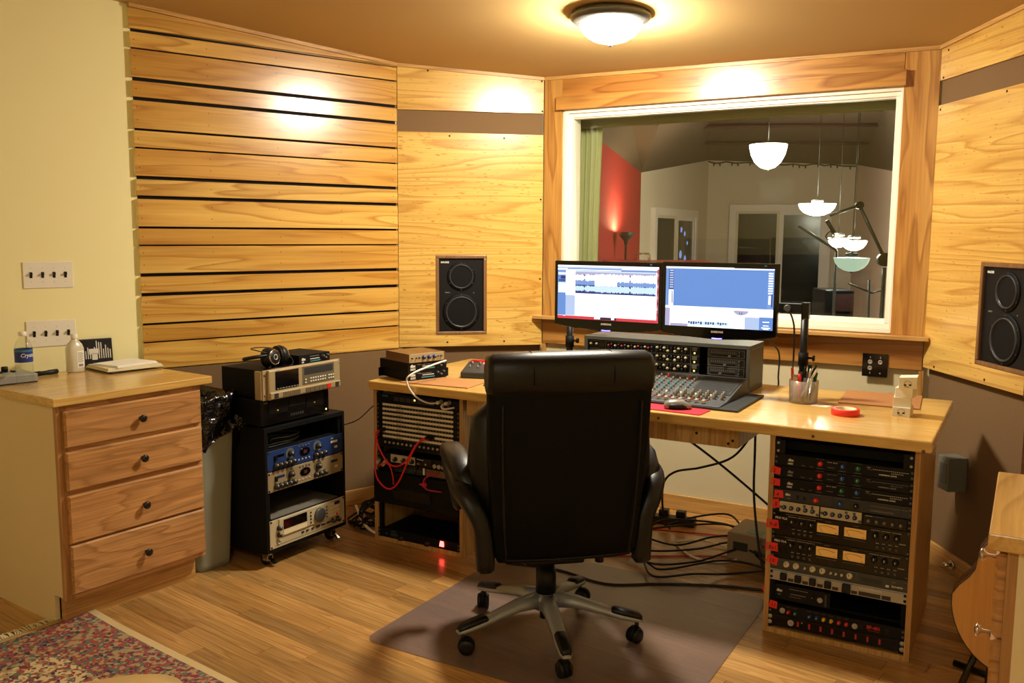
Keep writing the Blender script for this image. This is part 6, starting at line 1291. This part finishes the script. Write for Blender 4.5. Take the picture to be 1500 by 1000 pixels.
# ------------------------------------------------------------------ bin with a black bag
bn = thing('waste_bin','slim grey plastic bin with a black liner between cabinet and rack','bin',FL.at(0.125,0.22,0),FL.r)
MB().loft([(0.0,-0.004,0,0.086,0.205,9),(0.03,-0.004,0,0.088,0.207,9),(0.74,0.0,0,0.108,0.235,9),(0.755,0.0,0,0.112,0.240,9),(0.755,0.0,0,0.106,0.232,9),(0.70,0,0,0.102,0.228,9)],40,cap1=True).build('tub','bin_grey',bn)
mb = MB(); rb = random.Random(2); rr_ = []; nb = 72
for j,(z_,a,b,wob) in enumerate(((0.745,0.098,0.225,0.0),(0.775,0.106,0.235,0.006),(0.795,0.116,0.244,0.010),(0.778,0.126,0.254,0.014),(0.745,0.127,0.257,0.020),(0.71,0.128,0.258,0.024),(0.675,0.126,0.256,0.028),(0.64,0.126,0.255,0.032),(0.605,0.124,0.252,0.036),(0.58,0.128,0.255,0.040))):
    ring_ = []
    for k in range(nb):
        th = 2*math.pi*k/nb; co, si = math.cos(th), math.sin(th); f = 1 + wob*(1.5*math.sin(k*0.87+j*0.9)+1.2*math.sin(k*1.9-j*0.6)+0.9*math.sin(k*0.31+j*1.7)+0.35*rb.uniform(-1,1))
        ring_.append((a*f*math.copysign(abs(co)**0.3,co), b*(1+(f-1)*0.6)*math.copysign(abs(si)**0.3,si), z_ + wob*(0.9*math.sin(k*0.7)+rb.uniform(-.4,.4)) + (0.02*math.sin(k*0.35+1) if j > 7 else 0)))
    rr_.append(ring_)
mb.rings(rr_,0,cap0=False,cap1=False); lg = mb.build('liner','bag_black',bn); lab(lg,'crumpled black bin liner folded over the rim')
MB().rings([[(0.08,-0.255,0.70),(0.11,-0.245,0.71),(0.115,-0.25,0.66),(0.085,-0.262,0.65)],[(0.13,-0.285,0.66),(0.165,-0.265,0.675),(0.17,-0.27,0.62),(0.14,-0.29,0.61)],[(0.18,-0.29,0.63),(0.20,-0.28,0.635),(0.20,-0.282,0.60),(0.185,-0.294,0.595)]],0,smooth=False).build('loose_fold','bag_black',bn)
# ------------------------------------------------------------------ on the left cabinet
ZC = 0.893
def K(u, v, z=0.0): return FL.at(u,v,ZC+z)
wb = thing('water_bottle','clear water bottle with a blue label on the left cabinet','bottle',K(-0.535,0.30),FL.r)
prof = [(0.026,0.0),(0.031,0.004)]
for k in range(5): prof += [(0.0325,0.010+0.0155*k),(0.0325,0.019+0.0155*k),(0.0308,0.0225+0.0155*k)]
prof += [(0.0325,0.095),(0.0325,0.150),(0.031,0.158),(0.024,0.178),(0.0145,0.192),(0.0125,0.196),(0.0125,0.204)]
MB().lathe(prof,(0,0,0),(0,0,1),32,cap1=False).build('bottle','clear_plastic',wb); MB().lathe([(0.0145,0.199),(0.0148,0.201),(0.0148,0.214),(0.0135,0.2155),(0.001,0.2155)],(0,0,0),(0,0,1),28).build('cap','switch_white',wb)
MB().lathe([(0.0331,0.096),(0.0331,0.148)],(0,0,0),(0,0,1),40,cap0=False,cap1=False).build('label_band','label_blue',wb); MB().lathe([(0.0333,0.138),(0.0333,0.145)],(0,0,0),(0,0,1),40,cap0=False,cap1=False).build('label_stripe','label_teal',wb)
def wrap_text(parent, s, r, z, size, mat, az):
    cu = bpy.data.curves.new('lettering','FONT'); cu.body = s; cu.size = size; cu.offset = 0.0005; cu.shear = 0.25; cu.resolution_u = 2
    ob = bpy.data.objects.new('lettering',cu); me = bpy.data.meshes.new_from_object(ob); bpy.data.objects.remove(ob); bpy.data.curves.remove(cu)
    for v in me.vertices: th = az + v.co.x/r; v.co = Vector((r*math.cos(th), r*math.sin(th), z+v.co.y))
    me.materials.clear(); me.materials.append(MAT[mat]); return put('lettering', me, parent)
wrap_text(wb,'Crystal',0.0335,0.117,0.021,'ink_white',R(-90-55+7))
ab_ = thing('alcohol_bottle','milky white bottle with a small printed label','bottle',K(-0.225,0.485),FL.r)
MB().loft([(0.0,0,0,0.030,0.024,3),(0.006,0,0,0.0355,0.028,3),(0.105,0,0,0.0355,0.028,3),(0.122,0,0,0.030,0.024,2.6),(0.137,0,0,0.018,0.016,2.2),(0.142,0,0,0.013,0.013,2),(0.146,0,0,0.0125,0.0125,2)],32).build('bottle','bottle_milky',ab_)
MB().lathe([(0.0145,0.1465),(0.0148,0.148),(0.0148,0.166),(0.0135,0.168),(0.001,0.168)],(0,0,0),(0,0,1),28).build('cap','switch_white',ab_)
lb = MB().box(-0.006,-0.0288,0.022,0.026,-0.0280,0.094).build('label','paper',ab_); marks_ = MB()
for k in range(9): marks_.box(-0.003,-0.0291,0.045+0.005*k,0.018+0.004*((k*3)%2),-0.0288,0.0465+0.005*k)
for k in range(5): marks_.box(0.0+0.004*k,-0.0291,0.026,0.0025+0.004*k,-0.0288,0.037)
marks_.build('print','ink',lb)
dv = thing('audio_box','small silver and black box with knobs behind the water bottle','audio device',K(-0.535,0.43),FL.r+R(-6))
MB().box(-0.10,-0.072,0.004,0.085,0.10,0.036).build('case','aluminium',dv,bevel=0.003); MB().box(-0.104,-0.0745,0.0,-0.099,0.104,0.038).build('end_cheek','black_plastic',dv); MB().box(-0.098,-0.070,0.0,0.083,0.098,0.004).build('base','black_plastic',dv)
for x in (-0.055,0.005): MB().lathe([(0.013,0),(0.013,0.020),(0.011,0.022),(0.001,0.022)],(x,0.055,0.036),(0,0,1),20).build('knob','black_plastic',dv)
for x in (-0.075,-0.02,0.03): MB().box(x-0.006,0.02,0.0362,x+0.006,0.05,0.042).build('switch','black_plastic',dv)
mk = thing('marker_pen','thick black marker lying behind the water bottle','marker',K(-0.372,0.49,0.0105),FL.r+R(10)); MB().lathe([(0.004,0),(0.0095,0.003),(0.0095,0.09),(0.0105,0.092),(0.0105,0.135),(0.008,0.138)],(-0.06,0,0),(1,0,0),18).build('barrel','black_plastic',mk); MB().box(-0.055,-0.0015,0.0095,-0.005,0.0015,0.0115).build('clip','black_gloss',mk)
cdp = thing('cd_case','black and white compact disc case leaning on the wall behind papers','cd case',K(-0.075,0.575),FL.r-R(17)); 
cdm = MB().hexa([(-0.071,-0.005,0),(0.071,-0.005,0),(0.071,0.005,0),(-0.071,0.005,0),(-0.071,0.012,0.124),(0.071,0.012,0.124),(0.071,0.022,0.124),(-0.071,0.022,0.124)]).build('case','dark_grey',cdp,bevel=0.001)
def cdq(x0,z0,x1,z1,mt,lay): 
    yy = lambda z_: -0.0053+0.017*z_/0.124-0.0002*lay
    return MB().hexa([(x0,yy(z0),z0),(x1,yy(z0),z0),(x1,yy(z0)+0.0002,z0),(x0,yy(z0)+0.0002,z0),(x0,yy(z1),z1),(x1,yy(z1),z1),(x1,yy(z1)+0.0002,z1),(x0,yy(z1)+0.0002,z1)]).build('sleeve' if lay == 1 else 'print',mt,cdp)
cdq(-0.062,0.004,0.069,0.120,'ink',1); rc_ = random.Random(4)
for k in range(13): x = -0.055+0.0095*k; hh_ = 0.03+0.055*rc_.random(); cdq(x,0.035,x+0.004,0.035+hh_,'ink_white',2)
cdq(-0.03,0.055,0.01,0.08,'ink_white',3); cdq(-0.018,0.03,0.005,0.06,'ink_white',3)
for i,(lb,mt,dz,w_,d_,ang,hh_) in enumerate((('thin clear case at the bottom of the paper stack','acrylic',0.0,0.125,0.105,0,0.006),('green-edged folder under the papers on the left cabinet','console_grey',0.0062,0.122,0.104,2,0.003),('thick cream pad in the middle of the paper stack','paper_cream',0.0094,0.125,0.110,-4,0.013),('white sheets on top of the paper stack','paper',0.0226,0.105,0.090,9,0.008))):
    t = thing('paper_stack', lb, 'papers', K(-0.045,0.40,dz), FL.r+R(ang-3), 'papers on the left cabinet'); n_ = 1 if hh_ < 0.006 else (3 if mt != 'acrylic' else 1)
    for q in range(n_): MB().box(-w_+0.003*q,-d_+0.004*q,hh_*q/n_,w_-0.002*q,d_-0.003*q,hh_*(q+1)/n_-0.0004).build('sheet',mt,t)
# ------------------------------------------------------------------ cables
BC = 'black cables under the desk'
wire('power_cable','black cable slanting right under the desk tray',[(-0.72,0.50,0.68),(-0.55,0.55,0.60),(-0.35,0.62,0.45),(-0.12,0.72,0.24),(-0.01,0.80,0.12),(0.0,0.95,0.006)],0.0055,'cable_black',BC)
wire('power_cable','black cable swooping left under the desk',[(-0.17,0.57,0.765),(-0.22,0.60,0.64),(-0.32,0.64,0.50),(-0.48,0.68,0.42),(-0.62,0.72,0.37),(-0.70,0.78,0.28),(-0.72,0.85,0.10),(-0.70,0.90,0.02)],0.0055,'cable_black',BC)
wire('power_cable','black cable hanging straight beside the right rack',[(-0.205,0.57,0.765),(-0.20,0.56,0.55),(-0.185,0.52,0.35),(-0.12,0.42,0.12),(-0.05,0.36,0.01)],0.0055,'cable_black',BC)
wire('power_cable','short black cable dropping left of the desk tray',[(-1.05,0.55,0.70),(-1.12,0.60,0.55),(-1.18,0.70,0.40),(-1.20,0.85,0.05)],0.0055,'cable_black',BC)
rcb = random.Random(9)
words = ['front','second','third','fourth','fifth','sixth','seventh','rearmost']
for k in range(8):
    u0 = -1.15+0.06*k; v0 = 0.40+0.07*k; pth = [(u0,v0,0.007+0.004*k)]
    for q in range(7): pth.append((u0+0.15*(q+1)+rcb.uniform(-.05,.05), v0+0.13*math.sin(q*1.4+k)+rcb.uniform(-.05,.05), 0.008+0.012*k+rcb.uniform(0,0.05)))
    wire('floor_cable', words[k]+' of the black cables tangled on the floor under the desk', pth, 0.005, 'cable_black', 'tangled cables under the desk')
for k in range(2): wire('floor_cable', ('nearer' if k == 0 else 'farther')+' thin red cable along the floor under the desk',[(-1.1,0.35+0.5*k,0.004),(-0.8,0.45+0.45*k,0.004),(-0.5,0.62+0.35*k,0.005),(-0.2,0.80+0.2*k,0.004),(-0.01,0.95+0.05*k,0.004)],0.0035,'cable_red','red cables under the desk')
wire('floor_cable','grey cable looped on the floor beside the beige box',[(-0.62,0.75,0.006),(-0.50,0.62,0.006),(-0.38,0.60,0.006),(-0.30,0.68,0.006),(-0.36,0.80,0.006),(-0.5,0.82,0.02),(-0.60,0.70,0.03)],0.006,'cable_white',None)
wire('floor_cable','long black cable sweeping across the floor to the right rack',[(-1.20,0.10,0.006),(-0.95,0.14,0.006),(-0.70,0.10,0.006),(-0.50,0.22,0.006),(-0.25,0.34,0.006),(-0.02,0.40,0.006)],0.006,'cable_black',None)
t = thing('power_strip','black power strip with plugs among the cables under the desk','power strip',FK.at(-0.92,1.02,0),FK.r+R(8)); MB().box(-0.30,-0.03,0,0.30,0.03,0.04).build('bar','dark_grey',t,bevel=0.004)
for k in range(6): MB().box(-0.25+0.09*k,-0.022,0.0402,-0.20+0.09*k,0.022,0.075).build('plug','black_plastic' if k%3 else 'box_grey',t,bevel=0.005)
t = thing('power_supply_box','beige box with a green sticker under the desk by the right rack','box',FK.at(-0.19,0.80,0),FK.r+R(-4)); MB().box(-0.15,-0.12,0,0.15,0.12,0.13).build('case','beige_box',t,bevel=0.006); MB().box(-0.07,-0.08,0.1302,0.0,-0.03,0.131).build('sticker','knob_green',t); MB().box(-0.12,-0.1212,0.05,-0.05,-0.12,0.09).build('vent','dark_grey',t)
# cables between the rolling rack and the desk
w7 = ['front','second','third','fourth','rearmost']
FW = Frame(-0.80,4.42,20)
for k in range(5):
    pth = [(0.00,0.10+0.02*k,0.008)]
    for q in range(11): a_ = 0.9*q+1.3*k; pth.append((0.125+(0.075+0.012*k)*math.cos(a_), 0.01*k+0.05*math.sin(a_+k), 0.085+(0.05+0.015*k)*math.sin(a_*0.83+0.7*k)))
    pth.append((0.25,0.06,0.008+0.008*k)); wire('floor_cable', w7[k]+' of the black cables heaped beside the left desk rack', pth, 0.0048, 'cable_black', 'cables beside the left desk rack', fr=FW)
wire('floor_cable','white cable looping on the floor beside the left desk rack',[(0.03,0.10,0.10),(0.05,-0.03,0.04),(0.10,-0.10,0.008),(0.18,-0.10,0.008),(0.235,-0.03,0.012),(0.235,0.05,0.06),(0.15,0.09,0.11),(0.08,0.07,0.10)],0.0075,'cable_white',None,fr=FW)
wire('wall_cable','thin black cable hung across the brown wall to the desk',[(-0.02,0.22,0.50),(0.06,0.16,0.54),(0.14,0.12,0.62),(0.20,0.06,0.66),(0.245,-0.02,0.74)],0.0028,'cable_black',None,fr=FW)
t = thing('grey_conduit','grey cable sleeve standing against the left side of the desk','cable sleeve',FK.at(-1.955,0.15,0),FK.r); MB().tube([(0,0,0),(0.0,0,0.25),(0.004,0,0.45),(0.008,0,0.50)],0.014,12).build('sleeve','cable_grey',t); MB().cyl((0.008,0,0.50),(0.1,0,1),0.015,0.03,12).build('end_cap','chrome',t)
